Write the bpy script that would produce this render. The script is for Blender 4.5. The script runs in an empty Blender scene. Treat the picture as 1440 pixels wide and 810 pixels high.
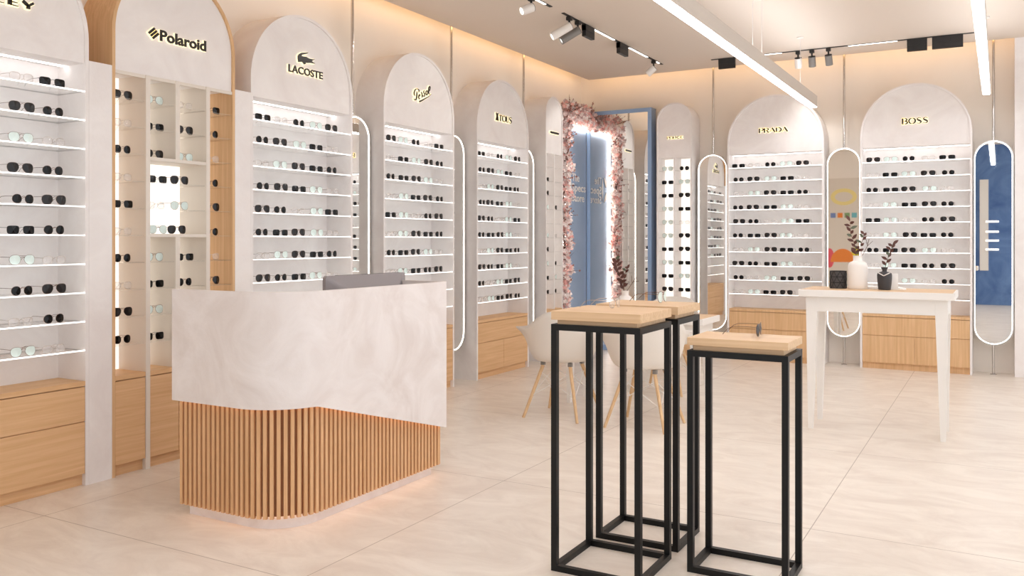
import bpy, bmesh, math, random
from mathutils import Vector, Matrix
PI = math.pi
random.seed(7)
C = bpy.context.scene.collection

# ------------------------------------------------------------------ materials
def lin(c):
    r = []
    for v in c:
        v = v / 255.0
        r.append(v / 12.92 if v <= 0.04045 else ((v + 0.055) / 1.055) ** 2.4)
    return (r[0], r[1], r[2], 1.0)

def new_mat(name):
    m = bpy.data.materials.new(name); m.use_nodes = True
    nt = m.node_tree
    for n in list(nt.nodes): nt.nodes.remove(n)
    out = nt.nodes.new('ShaderNodeOutputMaterial')
    b = nt.nodes.new('ShaderNodeBsdfPrincipled')
    nt.links.new(b.outputs['BSDF'], out.inputs['Surface'])
    return m, nt, b, out

def plain(name, col, rough=0.5, metal=0.0, alpha=1.0, spec=0.5, var=0.0):
    m, nt, b, out = new_mat(name)
    b.inputs['Base Color'].default_value = lin(col)
    b.inputs['Roughness'].default_value = rough
    b.inputs['Metallic'].default_value = metal
    b.inputs['Alpha'].default_value = alpha
    b.inputs['Specular IOR Level'].default_value = spec
    if var > 0:
        tc = nt.nodes.new('ShaderNodeTexCoord'); nz = nt.nodes.new('ShaderNodeTexNoise')
        nz.inputs['Scale'].default_value = 60
        nt.links.new(tc.outputs['Object'], nz.inputs['Vector'])
        bp = nt.nodes.new('ShaderNodeBump'); bp.inputs['Strength'].default_value = var
        bp.inputs['Distance'].default_value = 0.004
        nt.links.new(nz.outputs['Fac'], bp.inputs['Height'])
        nt.links.new(bp.outputs['Normal'], b.inputs['Normal'])
    return m

def emit(name, col, strength):
    m, nt, b, out = new_mat(name)
    b.inputs['Base Color'].default_value = lin(col)
    b.inputs['Emission Color'].default_value = lin(col)
    b.inputs['Emission Strength'].default_value = strength
    return m

def plaster(name, c1, c2, scale=3.0, bump=0.25):
    m, nt, b, out = new_mat(name)
    g = nt.nodes.new('ShaderNodeNewGeometry')
    n1 = nt.nodes.new('ShaderNodeTexNoise'); n1.inputs['Scale'].default_value = scale
    n1.inputs['Detail'].default_value = 8; n1.inputs['Roughness'].default_value = 0.62
    n1.inputs['Distortion'].default_value = 1.2
    nt.links.new(g.outputs['Position'], n1.inputs['Vector'])
    cr = nt.nodes.new('ShaderNodeValToRGB')
    cr.color_ramp.elements[0].position = 0.35; cr.color_ramp.elements[0].color = lin(c1)
    cr.color_ramp.elements[1].position = 0.65; cr.color_ramp.elements[1].color = lin(c2)
    nt.links.new(n1.outputs['Fac'], cr.inputs['Fac'])
    nt.links.new(cr.outputs['Color'], b.inputs['Base Color'])
    n2 = nt.nodes.new('ShaderNodeTexNoise'); n2.inputs['Scale'].default_value = 45
    n2.inputs['Detail'].default_value = 5
    nt.links.new(g.outputs['Position'], n2.inputs['Vector'])
    bp = nt.nodes.new('ShaderNodeBump'); bp.inputs['Strength'].default_value = bump
    bp.inputs['Distance'].default_value = 0.004
    nt.links.new(n2.outputs['Fac'], bp.inputs['Height'])
    nt.links.new(bp.outputs['Normal'], b.inputs['Normal'])
    b.inputs['Roughness'].default_value = 0.75
    b.inputs['Specular IOR Level'].default_value = 0.25
    return m

def wood(name, c1, c2, axis, rough=0.5):
    """axis = world direction of the grain (0 x, 1 y, 2 z)"""
    m, nt, b, out = new_mat(name)
    g = nt.nodes.new('ShaderNodeNewGeometry')
    mp = nt.nodes.new('ShaderNodeMapping')
    sc = [55.0, 55.0, 55.0]; sc[axis] = 1.6
    mp.inputs['Scale'].default_value = sc
    nt.links.new(g.outputs['Position'], mp.inputs['Vector'])
    n1 = nt.nodes.new('ShaderNodeTexNoise'); n1.inputs['Scale'].default_value = 1.0
    n1.inputs['Detail'].default_value = 5; n1.inputs['Roughness'].default_value = 0.6
    n1.inputs['Distortion'].default_value = 0.5
    nt.links.new(mp.outputs['Vector'], n1.inputs['Vector'])
    cr = nt.nodes.new('ShaderNodeValToRGB')
    cr.color_ramp.elements[0].position = 0.3; cr.color_ramp.elements[0].color = lin(c1)
    cr.color_ramp.elements[1].position = 0.7; cr.color_ramp.elements[1].color = lin(c2)
    nt.links.new(n1.outputs['Fac'], cr.inputs['Fac'])
    nt.links.new(cr.outputs['Color'], b.inputs['Base Color'])
    bp = nt.nodes.new('ShaderNodeBump'); bp.inputs['Strength'].default_value = 0.12
    bp.inputs['Distance'].default_value = 0.002
    nt.links.new(n1.outputs['Fac'], bp.inputs['Height'])
    nt.links.new(bp.outputs['Normal'], b.inputs['Normal'])
    b.inputs['Roughness'].default_value = rough
    b.inputs['Specular IOR Level'].default_value = 0.3
    return m

def clear(name, col, amount, rough=0.05):
    """thin clear sheet: mostly transparent, with a faint glossy skin"""
    m, nt, b, out = new_mat(name)
    t = nt.nodes.new('ShaderNodeBsdfTransparent'); t.inputs['Color'].default_value = (1, 1, 1, 1)
    mx = nt.nodes.new('ShaderNodeMixShader'); mx.inputs['Fac'].default_value = amount
    b.inputs['Base Color'].default_value = lin(col); b.inputs['Roughness'].default_value = rough
    nt.links.new(t.outputs['BSDF'], mx.inputs[1]); nt.links.new(b.outputs['BSDF'], mx.inputs[2])
    nt.links.new(mx.outputs['Shader'], out.inputs['Surface'])
    return m

def floor_mat():
    m, nt, b, out = new_mat('floor_stone_tile')
    g = nt.nodes.new('ShaderNodeNewGeometry')
    sp = nt.nodes.new('ShaderNodeSeparateXYZ'); nt.links.new(g.outputs['Position'], sp.inputs['Vector'])
    def M(op, a, bb=None):
        n = nt.nodes.new('ShaderNodeMath'); n.operation = op
        for i, v in enumerate((a, bb)):
            if v is None: continue
            if isinstance(v, (int, float)): n.inputs[i].default_value = v
            else: nt.links.new(v, n.inputs[i])
        return n.outputs[0]
    def line(coord, off, per, wd):
        q = M('DIVIDE', M('SUBTRACT', coord, off), per)
        fr = M('ABSOLUTE', M('SUBTRACT', M('FRACT', M('ADD', q, 0.5)), 0.5))
        return M('LESS_THAN', fr, wd / per)
    joint = M('MAXIMUM', line(sp.outputs['X'], -4.085, 1.655, 0.0022), line(sp.outputs['Y'], 2.58, 1.642, 0.0022))
    mp = nt.nodes.new('ShaderNodeMapping'); mp.inputs['Scale'].default_value = (1.0, 1.9, 1.0)
    nt.links.new(g.outputs['Position'], mp.inputs['Vector'])
    n1 = nt.nodes.new('ShaderNodeTexNoise'); n1.inputs['Scale'].default_value = 2.1
    n1.inputs['Detail'].default_value = 10; n1.inputs['Roughness'].default_value = 0.66; n1.inputs['Distortion'].default_value = 1.6
    nt.links.new(mp.outputs['Vector'], n1.inputs['Vector'])
    cr = nt.nodes.new('ShaderNodeValToRGB')
    cr.color_ramp.elements[0].position = 0.32; cr.color_ramp.elements[0].color = lin((221, 208, 195))
    cr.color_ramp.elements[1].position = 0.62; cr.color_ramp.elements[1].color = lin((238, 228, 216))
    nt.links.new(n1.outputs['Fac'], cr.inputs['Fac'])
    mx = nt.nodes.new('ShaderNodeMix'); mx.data_type = 'RGBA'
    nt.links.new(joint, mx.inputs['Factor'])
    nt.links.new(cr.outputs['Color'], mx.inputs['A']); mx.inputs['B'].default_value = lin((176, 160, 146))
    nt.links.new(mx.outputs['Result'], b.inputs['Base Color'])
    bp = nt.nodes.new('ShaderNodeBump'); bp.inputs['Strength'].default_value = 0.12; bp.inputs['Distance'].default_value = 0.006
    nt.links.new(n1.outputs['Fac'], bp.inputs['Height']); nt.links.new(bp.outputs['Normal'], b.inputs['Normal'])
    b.inputs['Roughness'].default_value = 0.33
    b.inputs['Specular IOR Level'].default_value = 0.45
    return m

M = {}
M['floor'] = floor_mat()
M['wall'] = plaster('wall_paint', (240, 232, 222), (243, 235, 226), 0.8, 0.03)
M['ceiling'] = plain('ceiling_paint', (226, 214, 202), 0.85, spec=0.2)
M['plaster'] = plaster('microcement', (235, 229, 227), (243, 239, 237), 2.6, 0.22)
M['plaster_counter'] = plaster('microcement_counter', (219, 209, 204), (232, 225, 222), 3.4, 0.2)
M['oak_h'] = wood('oak_along_left_wall', (212, 169, 123), (230, 191, 148), 1)
M['oak_v'] = wood('oak_upright', (208, 167, 122), (228, 190, 147), 2)
M['oak_x'] = wood('oak_tabletop', (206, 170, 130), (226, 194, 157), 0, 0.45)
M['slat'] = wood('slat_wood', (206, 158, 112), (226, 183, 139), 2)
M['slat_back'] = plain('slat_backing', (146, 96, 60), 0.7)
M['white'] = plain('white_lacquer', (236, 232, 227), 0.4, var=0.02)
M['cream'] = plain('cream_lacquer', (226, 217, 206), 0.5, var=0.02)
M['chair'] = plain('white_plastic_shell', (229, 222, 213), 0.38, var=0.02)
M['backlit'] = emit('backlit_acrylic', (250, 246, 240), 0.62)
M['led'] = emit('led_white', (255, 250, 244), 2.5)
M['led_shelf'] = emit('led_shelf_edge', (255, 252, 249), 1.25)
M['led_head'] = emit('led_niche', (255, 252, 250), 5.0)
M['led_ring'] = emit('led_mirror_ring', (255, 246, 236), 4.5)
M['led_warm'] = emit('led_warm', (255, 205, 160), 2.6)
M['led_cove'] = emit('led_cove', (255, 210, 150), 2.6)
M['led_panel'] = emit('led_garland', (255, 244, 230), 9.0)
M['linear'] = emit('linear_light_diffuser', (244, 248, 255), 15.5)
M['added_uplight'] = emit('added_uplight_glow', (244, 247, 252), 9.5)  # extra glow for the pendant tops, added to lift the ceiling
M['halo'] = emit('gold_halo_lit_acrylic', (255, 243, 208), 0.5)
M['sign_black'] = plain('black_sign_face', (28, 20, 14), 0.35, var=0.02)
M['shelf_glass'] = clear('shelf_glass', (235, 240, 240), 0.22)
M['thin_glass'] = clear('thin_glass', (225, 222, 214), 0.16)
M['mirror'] = plain('mirror_silver', (238, 238, 236), 0.015, 1.0)
M['chrome'] = plain('chrome', (205, 200, 196), 0.14, 1.0)
M['silver'] = plain('silver_rim', (214, 210, 206), 0.3, 1.0)
M['black_metal'] = plain('black_powder_coat', (12, 11, 10), 0.42, spec=0.3, var=0.05)
M['black_plastic'] = plain('black_plastic', (34, 33, 33), 0.5, var=0.02)
M['fixture'] = plain('beige_aluminium', (200, 191, 182), 0.5, var=0.02)
M['fixture_white'] = plain('white_aluminium', (238, 234, 229), 0.4, var=0.02)
M['fixture_grey'] = plain('grey_aluminium', (128, 124, 120), 0.4, var=0.02)
M['blue'] = plaster('blue_paint', (156, 175, 201), (163, 181, 206), 1.5, 0.03)
M['blue_frame'] = plain('blue_frame_lacquer', (136, 162, 196), 0.3, var=0.02)
M['text_white'] = plain('white_lettering', (245, 240, 236), 0.5, var=0.01)
M['lens_black'] = plain('black_lens', (12, 11, 12), 0.14, spec=0.25)
M['lens_grey'] = plain('smoke_lens', (34, 31, 31), 0.14, spec=0.3)
M['lens_mint'] = plain('mint_lens', (228, 244, 240), 0.3, alpha=0.92)
M['lens_clear'] = clear('clear_lens', (228, 222, 220), 0.2)
M['gold_wire'] = plain('bronze_wire', (120, 92, 74), 0.35, 0.6)
M['black_wire'] = plain('black_wire', (40, 32, 28), 0.4, 0.3)
M['pale_wire'] = plain('pale_wire', (196, 184, 176), 0.35, 0.4)
M['monitor'] = plain('grey_monitor_shell', (140, 133, 134), 0.42, 0.15, var=0.02)
M['screen'] = plain('dark_screen', (22, 23, 26), 0.12)
M['chair_wood'] = wood('chair_leg_wood', (212, 174, 131), (228, 195, 154), 2)
M['vase_white'] = plain('white_ceramic', (238, 232, 226), 0.55, var=0.06)
M['vase_dark'] = plain('dark_ceramic', (56, 54, 57), 0.5, var=0.06)
M['vase_line'] = plain('pale_line', (226, 220, 214), 0.5)
M['cup_dark'] = plain('charcoal_facets', (76, 73, 73), 0.6, var=0.05)
M['cup_black'] = plain('black_lines', (16, 15, 15), 0.6)
M['leaf_dark'] = plain('burgundy_leaf', (88, 50, 42), 0.55, var=0.05)
M['leaf_rose'] = plain('rosy_brown_leaf', (176, 128, 116), 0.6)
M['leaf_green'] = plain('olive_leaf', (92, 98, 78), 0.55, var=0.05)
M['twig'] = plain('twig_bark', (104, 76, 60), 0.8, var=0.1)
M['paper'] = plain('white_paper', (244, 242, 240), 0.6, var=0.01)
def petal(name, col):
    m, nt, b, out = new_mat(name)
    b.inputs['Base Color'].default_value = lin(col); b.inputs['Roughness'].default_value = 0.8
    t = nt.nodes.new('ShaderNodeBsdfTranslucent'); t.inputs['Color'].default_value = lin(col)
    mx = nt.nodes.new('ShaderNodeMixShader'); mx.inputs['Fac'].default_value = 0.25
    nt.links.new(b.outputs['BSDF'], mx.inputs[1]); nt.links.new(t.outputs['BSDF'], mx.inputs[2])
    nt.links.new(mx.outputs['Shader'], out.inputs['Surface'])
    return m
M['petal_white'] = petal('blush_white_petal', (254, 246, 243))
M['petal_pink'] = petal('pink_petal', (250, 204, 198))
M['petal_mauve'] = petal('mauve_petal', (212, 190, 188))
M['cable'] = plain('white_cable', (230, 224, 218), 0.5)
M['poster'] = plain('poster_paper', (226, 216, 204), 0.6, var=0.01)
M['p_orange'] = plain('poster_orange', (240, 140, 62), 0.5)
M['p_yellow'] = plain('poster_yellow', (226, 214, 70), 0.5)
M['p_pale'] = plain('poster_pale_yellow', (240, 222, 150), 0.5)
M['p_pink'] = plain('poster_pink', (232, 96, 108), 0.5)
M['p_teal'] = plain('poster_teal', (110, 180, 190), 0.5)
M['p_green'] = plain('poster_green', (130, 160, 110), 0.5)
M['p_blue'] = plain('poster_blue', (120, 140, 190), 0.5)
M['wall_blue'] = plaster('blue_wall_paint', (74, 104, 156), (110, 142, 190), 1.2, 0.03)

# ------------------------------------------------------------------ mesh helpers
class MB:
    """collects shapes; build() links them as ONE mesh object"""
    def __init__(s): s.v = []; s.f = []; s.mi = []; s.mats = []
    def _m(s, mat):
        if mat is None: return 0
        if mat not in s.mats: s.mats.append(mat)
        return s.mats.index(mat)
    def add(s, vs, fs, mat=None):
        o = len(s.v); s.v += [tuple(p) for p in vs]; k = s._m(mat)
        for f in fs: s.f.append([o + i for i in f]); s.mi.append(k)
        return s
    def box(s, x0, x1, y0, y1, z0, z1, mat=None):
        vs = [(x, y, z) for z in (z0, z1) for y in (y0, y1) for x in (x0, x1)]
        return s.add(vs, [(0, 2, 3, 1), (4, 5, 7, 6), (0, 1, 5, 4), (2, 6, 7, 3), (0, 4, 6, 2), (1, 3, 7, 5)], mat)
    def prism(s, pts, d0, d1, axis='y', mat=None):
        """polygon pts extruded; axis 'y': pts are (x,z); 'z': (x,y); 'x': (y,z)"""
        n = len(pts)
        def P(p, d): return {'y': (p[0], d, p[1]), 'z': (p[0], p[1], d), 'x': (d, p[0], p[1])}[axis]
        vs = [P(p, d0) for p in pts] + [P(p, d1) for p in pts]
        fs = [list(range(n))[::-1], list(range(n, 2 * n))] + [(i, (i + 1) % n, n + (i + 1) % n, n + i) for i in range(n)]
        return s.add(vs, fs, mat)
    def strip(s, A, B, d0, d1, axis='y', mat=None, closed=False):
        """solid band between two outlines A and B (same length), extruded d0..d1"""
        n = len(A)
        def P(p, d): return {'y': (p[0], d, p[1]), 'z': (p[0], p[1], d), 'x': (d, p[0], p[1])}[axis]
        vs = [P(p, d0) for p in A] + [P(p, d0) for p in B] + [P(p, d1) for p in A] + [P(p, d1) for p in B]
        fs = []
        for i in range(n if closed else n - 1):
            j = (i + 1) % n
            fs += [(i, j, n + j, n + i), (2 * n + i, 3 * n + i, 3 * n + j, 2 * n + j), (i, 2 * n + i, 2 * n + j, j), (n + i, n + j, 3 * n + j, 3 * n + i)]
        if not closed:
            for i in (0, n - 1): fs.append((i, n + i, 3 * n + i, 2 * n + i))
        return s.add(vs, fs, mat)
    def tube(s, pts, r, seg=6, mat=None, closed=False, r1=None):
        pts = [Vector(p) for p in pts]; n = len(pts); vs = []; fs = []
        up = None
        for i, p in enumerate(pts):
            if closed: t = pts[(i + 1) % n] - pts[i - 1]
            else: t = pts[min(i + 1, n - 1)] - pts[max(i - 1, 0)]
            if t.length < 1e-9: t = Vector((0, 0, 1))
            t.normalize()
            if up is None: up = Vector((0, 0, 1)) if abs(t.z) < 0.9 else Vector((1, 0, 0))
            a = up - t * up.dot(t)
            if a.length < 1e-6: a = t.orthogonal()
            a.normalize(); up = a; b = t.cross(a)
            rr = r if r1 is None else r + (r1 - r) * i / max(1, n - 1)
            for k in range(seg):
                q = 2 * PI * k / seg
                vs.append(p + a * (rr * math.cos(q)) + b * (rr * math.sin(q)))
        for i in range(n if closed else n - 1):
            j = (i + 1) % n
            for k in range(seg):
                l = (k + 1) % seg
                fs.append((i * seg + k, i * seg + l, j * seg + l, j * seg + k))
        if not closed:
            fs.append(tuple(range(seg))[::-1]); fs.append(tuple((n - 1) * seg + k for k in range(seg)))
        return s.add(vs, fs, mat)
    def lathe(s, prof, cx=0, cy=0, seg=28, mat=None, cap=True):
        vs = []; fs = []; n = len(prof)
        for r, z in prof:
            for k in range(seg):
                q = 2 * PI * k / seg
                vs.append((cx + r * math.cos(q), cy + r * math.sin(q), z))
        for i in range(n - 1):
            for k in range(seg):
                l = (k + 1) % seg
                fs.append((i * seg + k, i * seg + l, (i + 1) * seg + l, (i + 1) * seg + k))
        if cap:
            fs.append(tuple(range(seg))[::-1]); fs.append(tuple((n - 1) * seg + k for k in range(seg)))
        return s.add(vs, fs, mat)
    def tf(s, mtx):
        s.v = [tuple(mtx @ Vector(p)) for p in s.v]; return s
    def build(s, name, mat=None, parent=None, smooth=False, bevel=0.0):
        me = bpy.data.meshes.new(name)
        me.from_pydata(s.v, [], s.f)
        for m in (s.mats if s.mats else [mat]):
            me.materials.append(m)
        if s.mats: me.polygons.foreach_set('material_index', s.mi)
        bm = bmesh.new(); bm.from_mesh(me)
        bmesh.ops.recalc_face_normals(bm, faces=bm.faces)
        bm.to_mesh(me); bm.free()
        if smooth:
            me.polygons.foreach_set('use_smooth', [True] * len(me.polygons))
            try: me.set_sharp_from_angle(angle=math.radians(40))
            except Exception: pass
        me.update()
        o = bpy.data.objects.new(name, me); C.objects.link(o)
        if parent is not None: o.parent = parent
        if bevel > 0:
            b = o.modifiers.new('bevel', 'BEVEL'); b.width = bevel; b.segments = 2; b.limit_method = 'ANGLE'
        return o

def tag(o, label=None, cat=None, group=None, kind=None):
    if label: o['label'] = label
    if cat: o['category'] = cat
    if group: o['group'] = group
    if kind: o['kind'] = kind
    return o

def thing(name, label, cat, loc=(0, 0, 0), rz=0.0, group=None):
    o = bpy.data.objects.new(name, None); C.objects.link(o)
    o.empty_display_size = 0.1
    o.location = loc; o.rotation_euler = (0, 0, rz)
    return tag(o, label, cat, group)

def struct(o): o['kind'] = 'structure'; return o

def copy_tree(o, parent=None):
    c = o.copy(); C.objects.link(c)
    if parent is not None: c.parent = parent
    for ch in list(o.children): copy_tree(ch, c)
    return c

def arc(cx, cz, r, a0, a1, n, rz=None):
    rz = r if rz is None else rz
    return [(cx + r * math.cos(a0 + (a1 - a0) * i / n), cz + rz * math.sin(a0 + (a1 - a0) * i / n)) for i in range(n + 1)]

# ------------------------------------------------------------------ room
XW, YW = -4.69, 10.14          # left and back wall faces
ZC = 3.35                      # hung ceiling
XR, YF = 3.3, -0.8
struct(MB().box(XW, XR, YF, YW, -0.1, 0.0).build('floor', M['floor']))
struct(MB().box(XW - 0.1, XW, YF, YW + 0.1, -0.1, 3.62).build('wall_left', M['wall']))
struct(MB().box(XW, XR, YW, YW + 0.1, -0.1, 3.62).build('wall_back', M['wall']))
cl = MB().box(-4.475, XR, YF, 9.90, ZC, ZC + 0.12).box(XW - 0.1, XR, YF, YW + 0.1, 3.62, 3.7)
struct(cl.build('ceiling', M['ceiling']))
struct(MB().box(0.122, XR, 9.93, YW, 0, ZC + 0.3).box(0.122, XR, 9.90, 9.93, 0, ZC).build('wall_right', M['plaster']))
wf = MB().box(-3.75, -2.5, YF - 0.1, YF, 0, 3.62, M['wall'])  .box(-0.95, 0.7, YF - 0.1, YF, 0, 3.62, M['wall_blue'])  # stretches beside these sections left open to let world fill in
struct(wf.build('wall_front'))
# warm light strip on the edges of the hung ceiling
struct(MB().box(-4.485, -4.476, YF, 9.90, 3.375, 3.445).box(-4.485, 0.115, 9.901, 9.91, 3.375, 3.445).build('trim_1', M['led_cove']))

# ------------------------------------------------------------------ lettering
def ribbon(mb, pts, ws, d0, d1, grow=0.0):
    """stroke of varying width in the (x,z) plane"""
    n = len(pts); A = []; B = []
    if not isinstance(ws, (list, tuple)): ws = [ws] * n
    P = [Vector((p[0], p[1])) for p in pts]
    if grow:
        d = (P[0] - P[1]).normalized(); P[0] = P[0] + d * grow
        d = (P[-1] - P[-2]).normalized(); P[-1] = P[-1] + d * grow
    for i in range(n):
        t = P[min(i + 1, n - 1)] - P[max(i - 1, 0)]
        t.normalize(); nn = Vector((-t.y, t.x)); h = ws[i] / 2 + grow
        A.append(P[i] + nn * h); B.append(P[i] - nn * h)
    mb.strip(A, B, d0, d1)

def A_(cx, cz, rx, rz, a0, a1, n=12):
    return [(cx + rx * math.cos(math.radians(a0 + (a1 - a0) * i / n)), cz + rz * math.sin(math.radians(a0 + (a1 - a0) * i / n))) for i in range(n + 1)]
def W_(w0, w1, n=12):
    return [w0 + (w1 - w0) * math.sin(PI * i / n) for i in range(n + 1)]
HV, TH = 0.22, 0.06
GL = {   # high-contrast capitals, unit height
 'P': ([([(.11, 0), (.11, 1)], HV), (A_(.3, .74, .30, .23, 90, -90), W_(TH, .2)), ([(.1, .97), (.3, .97)], TH), ([(.1, .51), (.3, .51)], TH)], .62),
 'R': ([([(.11, 0), (.11, 1)], HV), (A_(.3, .74, .29, .23, 90, -90), W_(TH, .19)), ([(.1, .97), (.3, .97)], TH), ([(.1, .51), (.32, .51)], TH), ([(.36, .5), (.56, .08), (.68, .03)], [.14, .2, .1])], .7),
 'A': ([([(.03, 0), (.36, .97)], TH), ([(.33, 1), (.7, 0)], HV), ([(.15, .33), (.55, .33)], TH)], .76),
 'D': ([([(.11, 0), (.11, 1)], HV), (A_(.3, .5, .38, .47, 90, -90), W_(TH, .22)), ([(.1, .97), (.3, .97)], TH), ([(.1, .03), (.3, .03)], TH)], .74),
 'B': ([([(.11, 0), (.11, 1)], HV), (A_(.3, .75, .26, .22, 90, -90), W_(TH, .18)), (A_(.3, .27, .32, .24, 90, -90), W_(TH, .2)), ([(.1, .97), (.3, .97)], TH), ([(.1, .03), (.3, .03)], TH), ([(.1, .52), (.3, .52)], TH)], .7),
 'O': ([(A_(.42, .5, .34, .46, 90, 270), W_(TH, .2)), (A_(.42, .5, .34, .46, 90, -90), W_(TH, .2))], .84),
 'S': ([([(.55, .8), (.48, .93), (.32, .97), (.16, .88), (.12, .74), (.2, .62), (.42, .46), (.54, .32), (.5, .14), (.34, .03), (.16, .06), (.06, .2)], [.05, .06, .07, .12, .17, .21, .22, .2, .14, .07, .06, .05])], .66),
 'T': ([([(.28, 0), (.28, .97)], HV), ([(.0, .96), (.56, .96)], TH), ([(.02, .98), (.02, .78)], .05), ([(.54, .98), (.54, .78)], .05)], .6),
 'U': ([([(.12, 1), (.12, .3), (.18, .1), (.32, .03)], [.2, .2, .16, .06]), ([(.32, .03), (.46, .1), (.5, .3), (.5, 1)], [.05, .05, .05, .05])], .62),
 'L': ([([(.11, 0), (.11, 1)], HV), ([(.1, .03), (.5, .03)], TH), ([(.49, .0), (.49, .2)], .05)], .56),
 'I': ([([(.11, 0), (.11, 1)], HV)], .28),
 'C': ([(A_(.42, .5, .34, .46, 50, 310, 16), W_(.07, .2, 16))], .8),
 'E': ([([(.11, 0), (.11, 1)], HV), ([(.1, .96), (.5, .96)], .08), ([(.1, .5), (.42, .5)], .08), ([(.1, .04), (.52, .04)], .08)], .58),
 # broad slab letters with wedge feet
 'Lw': ([([(.2, 0), (.2, 1)], .36), ([(.2, .05), (.72, .05)], [.1, .04])], .85),
 'Ew': ([([(.2, 0), (.2, 1)], .36), ([(.2, .95), (.7, .95)], [.1, .04]), ([(.2, .5), (.66, .5)], [.1, .05]), ([(.2, .05), (.72, .05)], [.1, .04])], .85),
 'Yw': ([([(.12, 1), (.44, .45)], .3), ([(.78, 1), (.46, .45)], .2), ([(.45, 0), (.45, .52)], .34)], .95),
 'Ow': ([(A_(.44, .5, .34, .42, 90, 450, 24), .22)], .95),
 'Aw': ([([(.08, 0), (.42, .97)], .16), ([(.4, 1), (.76, 0)], .3), ([(.2, .28), (.6, .28)], .1)], .9),
 'Kw': ([([(.2, 0), (.2, 1)], .36), ([(.3, .45), (.74, .97)], .14), ([(.36, .6), (.74, .03)], .24)], .86),
}
def glyph_sign(chars, x0, x1, z0, h, grow):
    """returns (face, halo) builders for a word spanning x0..x1 at baseline z0"""
    adv = sum(GL[c][1] for c in chars[:-1]) + GL[chars[-1]][1] * 0.92
    sx = (x1 - x0) / adv
    f, b = MB(), MB(); x = x0
    for c in chars:
        strokes, a = GL[c]
        for pts, ws in strokes:
            k = 0.5 * (sx + h)
            pp = [(x + p[0] * sx, z0 + p[1] * h) for p in pts]
            ww = [w * k for w in ws] if isinstance(ws, list) else ws * k
            ribbon(f, pp, ww, -0.012, -0.007)
            ribbon(b, pp, ww, -0.007, 0.006, grow)
        x += a * sx
    return f, b

def font_mesh(txt, offset, extrude):
    cu = bpy.data.curves.new('tmp_text', 'FONT'); cu.body = txt; cu.size = 1.0
    cu.offset = offset; cu.extrude = extrude; cu.resolution_u = 3
    ob = bpy.data.objects.new('tmp_text', cu); C.objects.link(ob)
    dg = bpy.context.evaluated_depsgraph_get(); dg.update()
    me = bpy.data.meshes.new_from_object(ob.evaluated_get(dg))
    vs = [tuple(v.co) for v in me.vertices]; fs = [tuple(p.vertices) for p in me.polygons]
    bpy.data.objects.remove(ob); bpy.data.curves.remove(cu); bpy.data.meshes.remove(me)
    return vs, fs
def font_sign(txt, x0, x1, z0, h, bold, grow, cap=0.729):
    out = []
    ref = font_mesh(txt, bold, 0.0)[0]
    lo = min(v[0] for v in ref); hi = max(v[0] for v in ref)
    sx = (x1 - x0) / (hi - lo); sz = h / cap
    for off, d0, d1 in ((bold, -0.012, -0.007), (bold + grow, -0.007, 0.006)):
        vs, fs = font_mesh(txt, off, 0.5)
        mb = MB()
        mb.add([(x0 + (v[0] - lo) * sx, d1 - (v[2] + 0.5) * (d1 - d0), z0 + v[1] * sz) for v in vs], fs)
        out.append(mb)
    return out

def poly_grow(pts, e):
    n = len(pts); out = []
    area = sum(pts[i][0] * pts[(i + 1) % n][1] - pts[(i + 1) % n][0] * pts[i][1] for i in range(n))
    sg = 1 if area > 0 else -1
    for i in range(n):
        a = Vector(pts[i - 1]); p = Vector(pts[i]); b = Vector(pts[(i + 1) % n])
        d1 = (p - a).normalized(); d2 = (b - p).normalized()
        nn = Vector((d1.y + d2.y, -(d1.x + d2.x))) * sg
        if nn.length < 1e-6: nn = Vector((d1.y, -d1.x)) * sg
        nn.normalize(); out.append(tuple(p + nn * e))
    return out

def place_sign(root, face, halo):
    f = face.build('lettering', M['sign_black'], root)
    b = halo.build('lettering_halo', M['halo'], root)
    f.location.y = b.location.y = 0.006

# ------------------------------------------------------------------ display bays
SHZ = [2.173 - 0.1585 * k for k in range(10)]
ZCAB = 0.575
T = 0.02
def outline(w, inset, zs):
    r = w / 2 - inset
    return [(inset, 0.0)] + [(w / 2 - r * math.cos(PI * i / 40), zs + r * math.sin(PI * i / 40)) for i in range(41)] + [(w - inset, 0.0)]

def carcass(root, w, frame_mat, panel_mat, top=2.972, niche_z=2.325):
    zs = top - w / 2
    MB().strip(outline(w, 0, zs), outline(w, T, zs), 0.0, 0.30).build('arch_frame', frame_mat, root, smooth=True)
    r = w / 2 - T
    pts = [(T, niche_z)] + [(w / 2 - r * math.cos(PI * i / 40), zs + r * math.sin(PI * i / 40)) for i in range(41)] + [(w - T, niche_z)]
    MB().prism(pts, 0.012, 0.262).build('header', panel_mat, root)
    return zs

def cabinet(root, x0, x1, mat, split=True, depth=0.29, drawer=True):
    c = MB().box(x0, x1, 0.03, depth, 0.0, 0.065).box(x0, x1, 0.012, depth, 0.065, 0.545).box(x0, x1, 0.002, depth, 0.549, ZCAB)
    cab = c.build('base_cabinet', mat, root)
    if drawer:
        MB().box(x0 + 0.002, x1 - 0.002, 0.002, 0.013, 0.356, 0.543).build('drawer', mat, cab)
        top = 0.350
    else: top = 0.543
    xm = (x0 + x1) / 2
    if split:
        MB().box(x0 + 0.002, xm - 0.002, 0.002, 0.013, 0.067, top).build('door', mat, cab)
        MB().box(xm + 0.002, x1 - 0.002, 0.002, 0.013, 0.067, top).build('door', mat, cab)
    else:
        MB().box(x0 + 0.002, x1 - 0.002, 0.002, 0.013, 0.067, top).build('door', mat, cab)

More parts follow.
